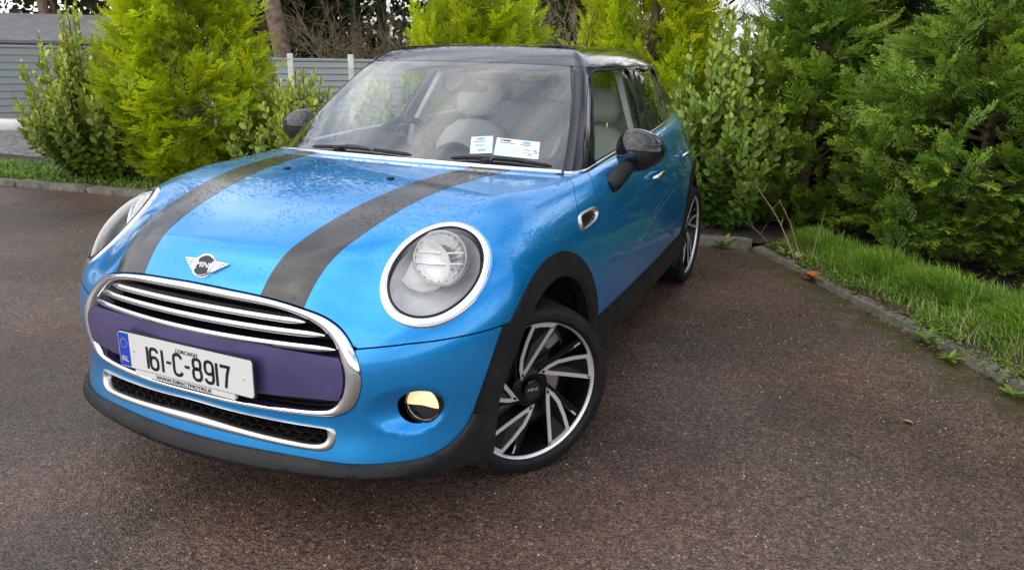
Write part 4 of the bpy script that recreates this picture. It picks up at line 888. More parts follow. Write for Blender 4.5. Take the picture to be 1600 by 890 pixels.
r=ramp(m,v.outputs['Color'],[(0,(.09,.085,.085)),(.6,(.19,.18,.175)),(1,(.36,.34,.32))]); lk(m,r.outputs['Color'],bs(m).inputs['Base Color']); b=add(m,'ShaderNodeBump',Strength=1.0,Distance=.03); lk(m,v.outputs['Distance'],b.inputs['Height']); b.invert=True; lk(m,b.outputs[0],bs(m).inputs['Normal'])
m=M['kerb']=mat('mossy_concrete',(.25,.235,.20),.85); noise_color(m,11,[(.26,(.045,.045,.022)),(.48,(.125,.11,.085)),(.80,(.26,.24,.20))],7,rough=.65); bump(m,60,.7,.006,6)
m=M['concrete']=mat('weathered_concrete',(.27,.22,.18),.85); noise_color(m,8,[(.3,(.15,.12,.10)),(.7,(.34,.29,.24))],6); bump(m,50,.5,.006)
m=M['whitewash']=mat('whitewashed_block',(.72,.70,.66),.8); noise_color(m,6,[(.3,(.55,.53,.49)),(.7,(.78,.77,.74))],5)
m=M['fence']=mat('grey_fence_slat',(.3,.33,.32),.55); noise_color(m,3,[(.3,(.26,.29,.285)),(.7,(.34,.37,.36))],5)
m=M['roofing']=mat('grey_felt_roof',(.17,.17,.175),.8); noise_color(m,4,[(.3,(.14,.14,.145)),(.7,(.20,.20,.21))],6)
M['barge']=mat('pale_timber',(.42,.33,.27),.7); M['tin']=mat('mossy_tin',(.20,.26,.20),.6)
m=M['bark']=mat('pine_bark',(.24,.15,.10),.85); noise_color(m,9,[(.3,(.10,.065,.045)),(.55,(.25,.165,.115)),(.8,(.36,.25,.18))],6); bump(m,22,.8,.03,6)
M['stem']=mat('shrub_stem',(.10,.075,.03),.7); M['twig']=mat('bare_twig',(.21,.16,.09),.8); M['straw']=mat('dry_straw',(.38,.29,.16),.8)
def leafmat(name,base,tip,var=.35,trans=.25,rough=.5,spec=.35):
    m=bpy.data.materials.new(name); m.use_nodes=True; nt=m.node_tree; b=bs(m); o=nt.nodes['Material Output']
    at=add(m,'ShaderNodeAttribute'); at.attribute_name='tint'; s=add(m,'ShaderNodeSeparateColor'); lk(m,at.outputs['Color'],s.inputs[0])
    x=add(m,'ShaderNodeMix',data_type='RGBA'); x.inputs['A'].default_value=(*base,1); x.inputs['B'].default_value=(*tip,1); lk(m,s.outputs[0],x.inputs['Factor'])
    h=add(m,'ShaderNodeHueSaturation'); lk(m,x.outputs['Result'],h.inputs['Color'])
    mv=add(m,'ShaderNodeMath',operation='MULTIPLY_ADD'); lk(m,s.outputs[1],mv.inputs[0]); mv.inputs[1].default_value=var*2; mv.inputs[2].default_value=1-var; lk(m,mv.outputs[0],h.inputs['Value'])
    mh=add(m,'ShaderNodeMath',operation='MULTIPLY_ADD'); lk(m,s.outputs[2],mh.inputs[0]); mh.inputs[1].default_value=.04; mh.inputs[2].default_value=.48; lk(m,mh.outputs[0],h.inputs['Hue'])
    lk(m,h.outputs[0],b.inputs['Base Color']); b.inputs['Roughness'].default_value=rough; b.inputs['Specular IOR Level'].default_value=spec
    t=add(m,'ShaderNodeBsdfTranslucent'); lk(m,h.outputs[0],t.inputs['Color']); mxs=add(m,'ShaderNodeMixShader'); mxs.inputs[0].default_value=trans
    lk(m,b.outputs[0],mxs.inputs[1]); lk(m,t.outputs[0],mxs.inputs[2]); lk(m,mxs.outputs[0],o.inputs['Surface']); return m
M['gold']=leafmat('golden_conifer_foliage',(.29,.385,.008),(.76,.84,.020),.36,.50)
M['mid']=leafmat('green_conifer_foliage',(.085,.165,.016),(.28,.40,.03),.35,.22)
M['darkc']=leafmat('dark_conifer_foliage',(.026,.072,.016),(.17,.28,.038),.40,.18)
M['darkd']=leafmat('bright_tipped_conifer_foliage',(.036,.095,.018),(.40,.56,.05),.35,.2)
M['gris']=leafmat('glossy_shrub_leaf',(.085,.18,.022),(.36,.48,.06),.32,.22,.30,.5)
M['lime']=leafmat('pale_shrub_leaf',(.13,.22,.022),(.50,.58,.07),.32,.26,.32,.45)
M['grass']=leafmat('grass_blade',(.10,.21,.018),(.32,.50,.06),.35,.30,.45,.4)
M['clover']=leafmat('clover_leaf',(.10,.20,.018),(.19,.30,.03),.3,.25)
M['bgleaf']=leafmat('far_evergreen_leaf',(.030,.050,.018),(.095,.11,.04),.5,.15)
M['ivy']=leafmat('ivy_leaf',(.035,.06,.014),(.09,.12,.03),.4,.15)
M['orange']=mat('autumn_leaf',(.42,.11,.02),.6); M['berry']=mat('red_berry',(.30,.02,.02),.4)
def poly_sheet(name,pts,z,m,kind='structure',sub=None):
    pts=np.array(pts,float); bm=bmesh.new(); vs=[bm.verts.new((x,y,z)) for x,y in pts]; bm.faces.new(vs); bmesh.ops.triangulate(bm,faces=bm.faces[:]); me=bpy.data.meshes.new(name); bm.to_mesh(me); bm.free(); me.materials.append(m); o=link(name,me); o['kind']=kind; return o
poly_sheet('ground',[(-900,-900),(900,-900),(900,900),(-900,900)],-.035,M['soil'])
K1=lambda x:3.454+.141*x
KR=np.array([(1.05,3.60),(1.36,3.20),(1.68,2.68),(2.04,2.15),(2.26,1.83),(2.53,1.42),(3.15,.38),(3.9,-.95),(4.8,-2.6),(6.5,-6)])
poly_sheet('driveway',[(-14,K1(-14)+.08),(1.12,K1(1.1)+.08)]+[tuple(q+[.06,.04]) for q in KR[1:]]+[(9,-12),(-30,-12),(-30,K1(-14))],0,M['tarmac'])
def bumpy(name,x0,x1,y0,y1,n,mfun,z,amp,m):
    X,Y=np.meshgrid(np.linspace(x0,x1,n),np.linspace(y0,y1,n),indexing='ij'); Z=np.array([[z+amp*MN.noise(Vector((a*2.3,b*2.3,0))) for b in Y[0]] for a in X[:,0]])
    V=np.stack([X,Y,Z],-1); return V
# verge behind the far kerb and beside the drive: dark soil sheet following the kerbs
def strip_sheet(name,A,B,z0,z1,n,m,amp=.012):
    A=catmull(A,n,False); B=catmull(B,n,False); s=np.linspace(0,1,14); P=A[:,None]*(1-s)[None,:,None]+B[:,None]*s[None,:,None]
    Z=z0+(z1-z0)*s[None,:]+np.array([[amp*MN.noise(Vector((p[0]*3,p[1]*3,5))) for p in r] for r in P])
    o=part(name,jtri(*grid(np.concatenate([P,Z[...,None]],-1))),m,None,180); o['kind']='structure'; return o
strip_sheet('verge_soil',[(x,K1(x)+.05) for x in(-14,-9,-5,-1,1.1)],[(x,K1(x)+1.5) for x in(-14,-9,-5,-1,2.6)],.045,.05,90,M['soil'])
strip_sheet('verge_soil',[tuple(q+[.045,.028]) for q in KR],[(2.6,5.1),(3.0,4.3),(3.4,3.9),(3.8,3.3),(4.1,2.9),(4.5,2.4),(5.2,1.4),(6,0),(7,-1.6),(9,-5)],.035,.06,90,M['soil'])
poly_sheet('gravel_yard',[(-40,2.5),(-14,K1(-14)+1.2),(-7.2,3.15),(-6.3,3.9),(-5,4.6),(3,6.0),(3,24),(-40,24)],.012,M['gravel'])
# ---- kerbs of separate stones
def kerb_stone(L,w,h,seed):
    bm=bmesh.new(); bmesh.ops.create_cube(bm,size=1); bmesh.ops.bevel(bm,geom=bm.edges[:],offset=.06,segments=1,affect='EDGES')
    bmesh.ops.scale(bm,vec=(L,w,h),verts=bm.verts)
    ed=[e for e in bm.edges if abs(e.verts[0].co.x-e.verts[1].co.x)>L*.5]; bmesh.ops.subdivide_edges(bm,edges=ed,cuts=7); 
    for v in bm.verts:
        k=Vector((v.co.x*6+seed*7.1,v.co.y*9,v.co.z*9)); v.co+=Vector((0,.010*MN.noise(k),.009*MN.noise(k+Vector((5,3,1)))))
    bmesh.ops.triangulate(bm,faces=bm.faces[:]); me=bpy.data.meshes.new('kerb_stone'); bm.to_mesh(me); bm.free(); me.materials.append(M['kerb']); me.polygons.foreach_set('use_smooth',np.ones(len(me.polygons),bool)); me.set_sharp_from_angle(angle=math.radians(50)); return me
def kerb(label,path,h,w,seg):
    k=tag(empty('kerb'),label,'kerb'); P=np.array(path,float); s=np.concatenate([[0],np.cumsum(np.linalg.norm(np.diff(P,axis=0),axis=1))]); n=int(round(s[-1]/seg)); seg=s[-1]/n; variants=[kerb_stone(seg-.012,w,.14,i) for i in range(5)]
    for i in range(n):
        a=np.array([np.interp(i*seg,s,P[:,j]) for j in(0,1)]); b=np.array([np.interp((i+1)*seg,s,P[:,j]) for j in(0,1)]); c=(a+b)/2; d=b-a
        link('kerb_stone',variants[i%5],k,(c[0],c[1],h-.07+random.uniform(-.008,.008)),(random.uniform(-.03,.03),0,math.atan2(d[1],d[0])+random.uniform(-.012,.012)))
    return k
kerb('pale concrete kerb along the far edge of the drive, below the yellow conifers',[(-14,K1(-14)+.05),(1.06,K1(1.06)+.05)],.065,.11,.915)
kerb('worn mossy kerb curving beside the long grass on the right',KR+[.045,.03],.042,.075,.62)
# ---- slatted fences
def fence(label,x0,y0,x1,y1,zb,zt,pitch,posts,tilt=.5,group=None):
    f=tag(empty('slat_fence',(0,0,0)),label,'fence'); L=math.hypot(x1-x0,y1-y0); ang=math.atan2(y1-y0,x1-x0); nb=len(posts)-1
    def at(u,z,off=0): return (x0+(x1-x0)*u-math.sin(ang)*off,y0+(y1-y0)*u+math.cos(ang)*off,z)
    for j in range(nb):
        u0,u1=posts[j],posts[j+1]; l=(u1-u0)*L-.02
        n=int((zt-zb)/pitch); prof=np.array([(.016,0),(-.012,pitch*.70),(-.018,pitch*.98),(-.004,pitch*1.02),(.012,pitch*.96),(.024,pitch*.10)])
        v=np.concatenate([np.c_[np.full(6,-l/2),-prof[:,0]*1.3,prof[:,1]],np.c_[np.full(6,l/2),-prof[:,0]*1.3,prof[:,1]]]); t=[[i,(i+1)%6,(i+1)%6+6] for i in range(6)]+[[i,(i+1)%6+6,i+6] for i in range(6)]+[[0,i+1,i] for i in range(1,5)]+[[6,6+i,7+i] for i in range(1,5)]
        me=newmesh('slat',v,np.array(t),None,M['fence'],30)
        for i in range(n): link('slat',me,f,at((u0+u1)/2,zb+i*pitch),(0,0,ang))
        part('panel_cap',(lambda q:(q[0]@rotm('Z',ang).T+np.array(at((u0+u1)/2,zb+n*pitch+.03)),q[1]))(bevbox((0,0,0),(l,.06,.05),.008)),M['fence'],f)
    for u in posts: 
        q=bevbox((0,0,0),(.10,.12,zt-zb+.08),.012); part('post',(q[0]@rotm('Z',ang).T+np.array(at(u,(zb+zt)/2,.02)),q[1]),M['whitewash'],f)
    return f
fence('grey slatted fence between white posts behind the car roof and shrubs',-13.2,2.2,-2.7,13.4,-.15,1.235,.098,[0,.13,.26,.39,.485,.585,.655,.75,.86,1]) if 0 else None
fence('grey slatted fence panels between white posts, behind the bushes left of the windscreen',-9.75,6.56,-4.15,10.99,-.1,1.25,.105,[0,.21,.4286,.571,.78,1.0])
fence('long grey slatted fence at the far left behind the gravel',-18.56,-4.91,-10.2,12.0,.0,1.40,.128,[0,.245,.49,.98],.5)
# ---- shed with a grey roof behind the left fence
sh=tag(empty('shed',(-14.6,9.8,0),None,math.radians(35)),'low shed with a plain grey roof and pale barge boards behind the left fence','shed')
part('wall',jtri(*box((0,0,.7),(4.2,3.2,1.5))),M['concrete'],sh); 
rf=part('roof',(np.array([(-2.6,-1.75,1.42),(2.2,-1.75,1.42),(2.2,0,1.98),(-2.6,0,1.98),(2.2,1.75,1.42),(-2.6,1.75,1.42),(-2.6,-1.75,1.36),(2.2,-1.75,1.36)]),np.array([[0,1,2],[0,2,3],[3,2,4],[3,4,5],[6,7,1],[6,1,0]])),M['roofing'],sh,20)
for s in(-1,1):
    q=bevbox((0,0,0),(.05,1.86,.13),.01); part('barge_board',(q[0]@rotm('X',s*-.31).T+[2.24,s*.88,1.68],q[1]),M['barge'],sh)
part('gable',(np.array([(2.15,-1.6,1.4),(2.15,1.6,1.4),(2.15,0,1.93)]),np.array([[0,1,2]])),M['barge'],sh)
wr=tag(empty('lean_to_roof',(-13.6,5.7,0)),'mossy corrugated tin roof edge standing above the left fence','roof')
xs=np.linspace(0,1.1,45); A=np.stack([np.stack([xs-1.2,0*xs,1.66+.018*np.sin(xs*70)],1),np.stack([xs-.75,0*xs+.9,1.48+.018*np.sin(xs*70)],1)],0); part('tin_sheet',jtri(*grid(A)),M['tin'],wr,80)
part('gutter',jtri(*tube([(-.9,.9,1.44),(.45,1.25,1.42)],.035,8)),M['plast'],wr); part('prop',jtri(*box((-.2,.8,.7),(.08,.08,1.4))),M['barge'],wr)
# ---- stone bench and white block on the gravel
be=tag(empty('garden_bench',(-9.55,5.42,0)),'small stone bench with a slab top on the gravel by the left shrub','bench')
q=bevbox((0,0,.285),(.62,.32,.085),.03); part('slab',(q[0]@rotm('Z',.5).T,q[1]),M['concrete'],be,50)
pr=lathe([(0,.17),(.04,.165),(.10,.115),(.20,.10),(.245,.15)],18,'z'); part('pedestal',jtri(*pr),M['concrete'],be,50)
tag(part('white_block',(lambda q:(q[0]@rotm('Z',.45).T+[-11.0,5.75,.09],q[1]))(bevbox((0,0,0),(1.25,.35,.19),.05)),M['whitewash'],None,50),'low whitewashed block lying at the foot of the left fence','block')
# ---- foliage builders
def add_tint(me,C3):
    a=me.color_attributes.new('tint','FLOAT_COLOR','POINT'); a.data.foreach_set('color',np.ascontiguousarray(np.c_[C3,np.ones(len(C3))],np.float32).ravel())
def frond(npair,width,ang,seed):
    r=np.random.default_rng(seed); V=[];T=[];tip=[]
    def leaf(o,d,l,w,t0):
        d=d/np.linalg.norm(d); n=np.array([-d[1],d[0],0]); n/=np.linalg.norm(n)+1e-9; i=len(V); z=np.array([0,0,1.])
        V.extend([o,o+d*l*.45+n*w+z*.02*l,o+d*l,o+d*l*.45-n*w-z*.02*l]); T.extend([[i,i+1,i+2],[i,i+2,i+3]]); tip.extend([t0,t0+.15,min(1,t0+.4),t0+.15])
    for k in range(npair):
        t=(k+.6)/(npair+.5)
        for s in(1,-1):
            a=math.radians(ang+r.uniform(-9,9))*s; l=(.40*(1-t)**.75+.10)*r.uniform(.8,1.15); tt=t+(.035 if s>0 else 0)
            leaf(np.array([tt,0,-.10*tt*tt]),np.array([math.cos(a),math.sin(a),r.uniform(-.3,.25)]),l,width*l**.5,t*.6)
    leaf(np.array([.86,0,-.08]),np.array([1,0,.05]),.20,width*.40,.6); leaf(np.array([0,0,0.]),np.array([1,0,-.06]),.9,width*.22,.1)
    return np.array(V),np.array(T),np.array(tip)
def bough(nf,npair,width,ang,flat,seed,spread=.46):
    r=np.random.default_rng(seed); Vs=[];Ts=[];tp=[];o=0
    for k in range(nf):
        s=.08+.86*k/(nf-1); side=1 if k%2 else -1; fl=spread*(1.05-.62*s)*r.uniform(.8,1.2)
        if k==nf-1: a=0;fl*=1.25
        else: a=side*math.radians(46-16*s+r.uniform(-10,10))
        V,T,t=frond(npair,width,ang,seed*31+k); roll=r.uniform(-1,1)*flat+ .25*side; el=r.uniform(-.35,.45)*flat
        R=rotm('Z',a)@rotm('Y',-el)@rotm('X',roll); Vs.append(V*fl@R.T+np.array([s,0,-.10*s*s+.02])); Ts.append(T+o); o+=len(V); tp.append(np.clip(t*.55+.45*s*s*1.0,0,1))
    return np.concatenate(Vs),np.concatenate(Ts),np.concatenate(tp)
def instance(variants,pos,ex,up,scale,rnd,tipgain=1.0,item=None):
    Vs=[];Ts=[];Cs=[];o=0; ex=ex/np.linalg.norm(ex,axis=1,keepdims=True); ey=np.cross(up,ex); ey/=np.linalg.norm(ey,axis=1,keepdims=True)+1e-9; ez=np.cross(ex,ey)
    vi=RNG.integers(0,len(variants),len(pos))
    for k,(V,T,t) in enumerate(variants):
        i=np.nonzero(vi==k)[0]
        if len(i)==0: continue
        W=pos[i][:,None]+scale[i][:,None,None]*(V[None,:,0:1]*ex[i][:,None]+V[None,:,1:2]*ey[i][:,None]+V[None,:,2:3]*ez[i][:,None]); n=len(V)
        Vs.append(W.reshape(-1,3)); Ts.append((T[None]+(np.arange(len(i))*n)[:,None,None]).reshape(-1,T.shape[1])+o); o+=n*len(i)
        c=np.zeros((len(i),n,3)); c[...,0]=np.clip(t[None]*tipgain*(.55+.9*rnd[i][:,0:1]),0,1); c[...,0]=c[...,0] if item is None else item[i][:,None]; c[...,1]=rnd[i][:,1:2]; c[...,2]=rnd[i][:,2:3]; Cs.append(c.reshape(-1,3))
    return np.concatenate(Vs),np.concatenate(Ts),np.concatenate(Cs)
BG={'gold':[bough(13,6,.075,42,.75,s,.42) for s in range(4)],'mid':[bough(13,6,.080,46,.7,10+s,.44) for s in range(4)],'dark':[bough(13,5,.080,42,.65,20+s,.44) for s in range(6)]}
def conifer(name,label,cat,loc,height,radius,kind,m,n,size,elev,seed,group=None,zlow=.05,prof=None,lean=(0,0),face=None):
    global RNG
    RNG=np.random.default_rng(seed); tr=tag(empty(name,(*loc,0)),label,cat,group)
    pr=prof or [(0,.62),(.15,.92),(.30,1.0),(.55,.80),(.8,.42),(1,.04)]; R=lambda u:np.interp(u,[a for a,_ in pr],[b for _,b in pr])*radius
    u=RNG.random(n*4); keep=RNG.random(n*4)<np.clip(R(u)/radius+.12,0,1)*np.where(u*height>2.5,.28,1); u=u[keep][:n]; n=len(u); a=RNG.random(n)*2*math.pi
    if face is not None: a=face+(RNG.normal(0,1,n)*1.15)
    z=zlow+u*(height-zlow); lump=np.array([1+.34*MN.noise(Vector((math.cos(q)*1.6+seed,math.sin(q)*1.6,w*1.7))) for q,w in zip(a,z)]); dep=1-.42*RNG.random(n)**1.6
    out=np.stack([np.cos(a),np.sin(a),0*a],1); el=np.radians(elev+RNG.normal(0,11,n)+18*u); ex=out*np.cos(el)[:,None]+np.array([0,0,1.])*np.sin(el)[:,None]
    tw=RNG.normal(0,.38,(n,3)); tw[:,2]*=.4; ex=ex+tw*.9; ex/=np.linalg.norm(ex,axis=1,keepdims=True)
    sc=size*RNG.uniform(.65,1.25,n)*np.where(u>.9,.7,1); pos=out*(R(u)*lump*dep)[:,None]-ex*sc[:,None]*.62; pos[:,2]+=z; pos[:,0]+=lean[0]*z; pos[:,1]+=lean[1]*z
    pos[:,2]=np.maximum(pos[:,2],.06)
    up=np.array([0,0,1.])+out*.35+RNG.normal(0,.35,(n,3)); rnd=RNG.random((n,3))
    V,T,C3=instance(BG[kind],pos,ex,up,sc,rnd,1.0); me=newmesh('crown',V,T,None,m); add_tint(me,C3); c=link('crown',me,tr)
    hs=height*.9; P=np.array([(lean[0]*z_+.02*math.sin(z_*3+seed),lean[1]*z_+.02*math.cos(z_*2.3),z_) for z_ in np.linspace(-.05,hs,10)]); tb=[jtri(*tube(P,np.linspace(.035+.018*height,.012,10),8))]
    for i in RNG.choice(n,min(70,n),replace=False):
        zb=max(.05,pos[i,2]-.12-.1*RNG.random()); p0=np.array([lean[0]*zb,lean[1]*zb,zb]); p2=pos[i]; p1=(p0+p2)/2+[0,0,-.03]; tb.append(jtri(*tube([p0,p1,p2],[.016,.010,.005],5)))
    part('trunk',jn(tb),M['bark'],tr,60); return tr
gg='yellow conifers planted along the far kerb'
conifer('golden_conifer','tall bright yellow conifer beside the left shrub, its tip above the frame','conifer',(-4.55,3.62),3.25,.80,'gold',M['gold'],950,.42,36,101,gg)
conifer('golden_conifer','yellow conifer rising behind the middle of the car roof','conifer',(-1.70,4.45),2.75,.68,'gold',M['gold'],640,.40,42,102,gg)
conifer('golden_conifer','loose yellow conifer behind the rear of the car roof, beside the leafy shrub','conifer',(-.12,4.75),3.1,.66,'gold',M['gold'],460,.46,50,103,gg)
conifer('green_conifer','mid green conifer between the leafy shrub and the dark hedge','conifer',(1.32,4.62),2.4,.72,'mid',M['mid'],520,.42,24,104)
conifer('dark_conifer','dark conifer with upright tips standing nearest the drive above the long grass','conifer',(2.55,3.98),1.95,.86,'dark',M['darkd'],1000,.37,22,105,None,.12,[(0,.72),(.2,.95),(.4,1.0),(.62,.78),(.82,.46),(1,.08)],(-.06,-.03))
conifer('dark_conifer','tall dark conifer behind the mid green one, topmost against the sky','conifer',(1.75,5.75),4.6,1.15,'dark',M['darkc'],720,.54,16,106)
conifer('dark_conifer','tall shaded conifer at the right edge of the picture behind the grass','conifer',(3.65,4.55),4.4,1.15,'dark',M['darkc'],860,.50,12,107)
conifer('dark_conifer','dark conifer at the right edge leaning over the verge, nearest the picture edge','conifer',(3.72,2.95),3.2,.80,'dark',M['darkc'],560,.44,14,108)
conifer('dark_conifer','bushy dark conifer deep in the hedge between its two tall neighbours','conifer',(2.55,5.35),3.4,.98,'dark',M['darkc'],640,.46,16,109)
# ---- broad-leaved shrubs
def oval(cup,fold):
    xs=np.array([0,.18,.5,.82,1.0]); w=np.array([.02,.25,.36,.24,.02]); V=[];
    for x,ww in zip(xs,w): V+= [(x,-ww,fold*ww-cup*x*x),(x,0,-cup*x*x),(x,ww,fold*ww-cup*x*x)]
    T=[]
    for i in range(4):
        a=i*3; T+=[[a,a+3,a+1],[a+1,a+3,a+4],[a+1,a+4,a+2],[a+2,a+4,a+5]]
    return np.array(V),np.array(T),np.full(15,.0)
OV=[oval(.10,.25),oval(.22,.35),oval(.02,.18),oval(-.10,.30)]
def shrub(name,label,loc,height,rad,nst,npl,size,seed,single=300,group=None,up=.75,mt='gris'):
    global RNG
    RNG=np.random.default_rng(seed); s=tag(empty(name,(*loc,.03)),label,'shrub',group); pos=[];ex=[];upv=[];tp=[];st=[]
    for k in range(nst):
        a=RNG.random()*2*math.pi; rr=rad*math.sqrt(RNG.random())*1.0; h=height*(1-.50*(rr/rad)**1.7)*RNG.uniform(.50,1.10); b=np.array([math.cos(a)*rr*.18,math.sin(a)*rr*.18,0]); e=np.array([math.cos(a)*rr,math.sin(a)*rr,h]); mid=(b+e)/2+np.array([math.cos(a),math.sin(a),0])*rr*.30*(1-up)+[0,0,-.05*h]
        P=catmull([b,mid,e],12,False); st.append(jtri(*tube(P,np.linspace(.009,.003,12),5)))
        for j in range(npl):
            f=.10+.90*(j+RNG.random()*.6)/npl; f=min(f,1); q=np.array([np.interp(f,np.linspace(0,1,12),P[:,c]) for c in range(3)]); d=P[min(11,int(f*11)+0)]-P[max(0,int(f*11)-1)]; d/=np.linalg.norm(d)+1e-9
            g=j*2.4+k; sid=np.cross(d,[0.3,.2,1]); sid/=np.linalg.norm(sid)+1e-9; s2=np.cross(d,sid); o=sid*math.cos(g)+s2*math.sin(g); dr=o*(.95-.45*f**3)+d*(.35+.7*f**3)+np.array([0,0,-.15+.2*f]); pos.append(q+o*.004); ex.append(dr); upv.append(np.array([0,0,.75])+d*.25+np.array([math.cos(a),math.sin(a),0])*.75+RNG.normal(0,.28,3)); tp.append(f)
    pos=np.array(pos);ex=np.array(ex);ex/=np.linalg.norm(ex,axis=1,keepdims=True);upv=np.array(upv);tp=np.array(tp); n=len(pos); sc=size*RNG.uniform(.65,1.2,n)*(1-.35*(tp>.93)); rnd=RNG.random((n,3))
    # young leaves near the shoot tips are the paler ones
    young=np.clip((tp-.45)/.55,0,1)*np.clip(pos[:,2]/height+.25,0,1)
    camd=np.array([CAMC[0]-loc[0],CAMC[1]-loc[1]]); camd/=np.linalg.norm(camd); score=(pos[:,:2]@camd)/rad+.55*rnd[:,0]+.15*pos[:,2]/height; order=np.argsort(-score); pick=order[:single]; rest=order[single:]
    ey=np.cross(upv,ex); ey/=np.linalg.norm(ey,axis=1,keepdims=True); ez=np.cross(ex,ey)
    lm={}
    for i in pick:
        v=int(rnd[i,0]*3.999); y=min(3,int(young[i]*4)); b=min(2,int(rnd[i,1]*3)); key=(v,y,b)
        if key not in lm:
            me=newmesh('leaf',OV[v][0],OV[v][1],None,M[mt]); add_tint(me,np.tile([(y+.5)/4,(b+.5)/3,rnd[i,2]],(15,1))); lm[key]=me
        o=link('leaf',lm[key],s); R=np.stack([ex[i],ey[i],ez[i]],1)*sc[i]; mm=Matrix([[*R[0],pos[i,0]],[*R[1],pos[i,1]],[*R[2],pos[i,2]],[0,0,0,1]]); o.matrix_basis=mm
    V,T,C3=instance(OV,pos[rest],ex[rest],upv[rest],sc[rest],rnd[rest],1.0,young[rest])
    me=newmesh('foliage',V,T,None,M[mt]); add_tint(me,C3); link('foliage',me,s)['kind']='stuff'; part('stems',jn(st),M['stem'],s,60)['kind']='stuff'
    return s
gs='broad-leaved evergreen shrubs along the kerb'
shrub('leafy_shrub','loose broad-leaved shrub at the left, in front of the long slatted fence',(-5.62,3.30),1.72,.70,150,40,.080,201,300,gs,.55,'lime')
shrub('leafy_shrub','pale leafy shrub between the tall yellow conifer and the left windscreen edge',(-3.45,3.78),1.24,.64,140,32,.074,202,300,gs,.55,'lime')
shrub('leafy_shrub','low pale shrub close behind the bonnet, seen through the left side of the windscreen',(-2.35,4.0),1.22,.62,120,30,.074,205,150,gs,.55,'lime')
shrub('leafy_shrub','dense glossy leafy shrub right behind the rear wheel of the car',(.70,4.22),1.70,.60,300,44,.074,203,300,gs,.50)
shrub('leafy_shrub','low broad-leaved shoots growing out between the green conifers on the right',(1.75,4.45),1.02,.36,24,24,.085,204,120,gs,.6)
# ---- grass, clover and weeds on the verge
def blades(base,L,lean,az,w,seed):
    n=len(base); d=np.stack([np.cos(az),np.sin(az),0*az],1); p=np.stack([-np.sin(az),np.cos(az),0*az],1); V=np.zeros((n,7,3)); tipv=np.array([0,0,.35,.35,.7,.7,1.])
    for k,(t,ww) in enumerate(((0,-1),(0,1),(.40,-.9),(.40,.9),(.75,-.6),(.75,.6),(1,0))):
        V[:,k]=base+d*(lean*L*t**2)[:,None]+np.array([0,0,1.])*(L*t*(1-.35*lean*t))[:,None]+p*(w*ww)[:,None]
    t=np.array([[0,1,3],[0,3,2],[2,3,5],[2,5,4],[4,5,6]]); T=(t[None]+(np.arange(n)*7)[:,None,None]).reshape(-1,3); r=np.random.default_rng(seed).random((n,2))
    c=np.zeros((n,7,3)); c[...,0]=tipv*(.3+.7*r[:,:1]); c[...,1]=r[:,1:2]; c[...,2]=r[:,:1]; return V.reshape(-1,3),T,c.reshape(-1,3)
rg=np.random.default_rng(77)
def along(path,u): P=np.array(path,float); s=np.concatenate([[0],np.cumsum(np.linalg.norm(np.diff(P,axis=0),axis=1))]); q=u*s[-1]; return np.stack([np.interp(q,s,P[:,0]),np.interp(q,s,P[:,1])],1)
KB=[(1.22,3.66),(1.45,3.30),(1.78,2.80),(2.12,2.27),(2.36,1.92),(2.62,1.52),(3.25,.45)]; FB_=[(1.5,3.8),(1.85,3.45),(2.2,3.12),(2.55,2.72),(2.9,2.3),(3.3,1.7),(3.8,.9)]
n=30000; u=rg.random(n); v=rg.random(n)**.85; A=along(KB,u); B=along(FB_,u); P=A*(1-v)[:,None]+B*v[:,None]; dn=np.array([MN.noise(Vector((p[0]*3.1,p[1]*3.1,0))) for p in P]); keep=rg.random(n)<np.clip(.30+1.2*v+.7*dn,.06,1); P,v,dn=P[keep],v[keep],dn[keep]; n=len(P)
L=(.035+.135*np.clip(v*1.9,0,1))*(1+.5*dn)*rg.uniform(.6,1.25,n); az=rg.normal(2.9,1.0,n); V,T,c3=blades(np.c_[P,np.full(n,.035)],L,rg.uniform(.25,1.15,n),az,rg.uniform(.0020,.0045,n),1)
me=newmesh('grass',V,T,None,M['grass']); add_tint(me,c3); tag(link('grass',me),'long green grass growing between the mossy kerb and the conifers','grass',None,'stuff')
n=9000; x=rg.uniform(-9.5,-3.2,n); v=rg.random(n); y=K1(x)+.12+v*np.where(x<-6.3,.95,1.1); P=np.stack([x,y],1); V,T,c3=blades(np.c_[P,np.full(n,.04)],rg.uniform(.03,.085,n),rg.uniform(.2,1,n),rg.uniform(0,6.28,n),rg.uniform(.004,.007,n),2)
me=newmesh('grass',V,T,None,M['grass']); add_tint(me,c3); tag(link('grass',me),'short grass strip behind the far kerb at the left','grass',None,'stuff')
n=1300; u=rg.random(n); v=rg.random(n)*.9; A=along(KB,u); B=along(FB_,u); P=A*(1-v)[:,None]+B*v[:,None]; V,T,c3=blades(np.c_[P,np.full(n,.035)],rg.uniform(.05,.17,n),rg.uniform(.5,1.5,n),rg.uniform(0,6.28,n),rg.uniform(.0008,.0018,n),3)
me=newmesh('dry_grass',V,T,None,M['straw']); tag(link('dry_grass',me),'yellowed dead grass stems mixed through the verge','grass',None,'stuff')
n=900; u=rg.random(n); v=rg.normal(-.02,.09,n); A=along(KB,u); B=along(FB_,u); P=A*(1-v)[:,None]+B*v[:,None]-[.05,.035]; az=rg.uniform(0,6.28,n); RNG=np.random.default_rng(8)
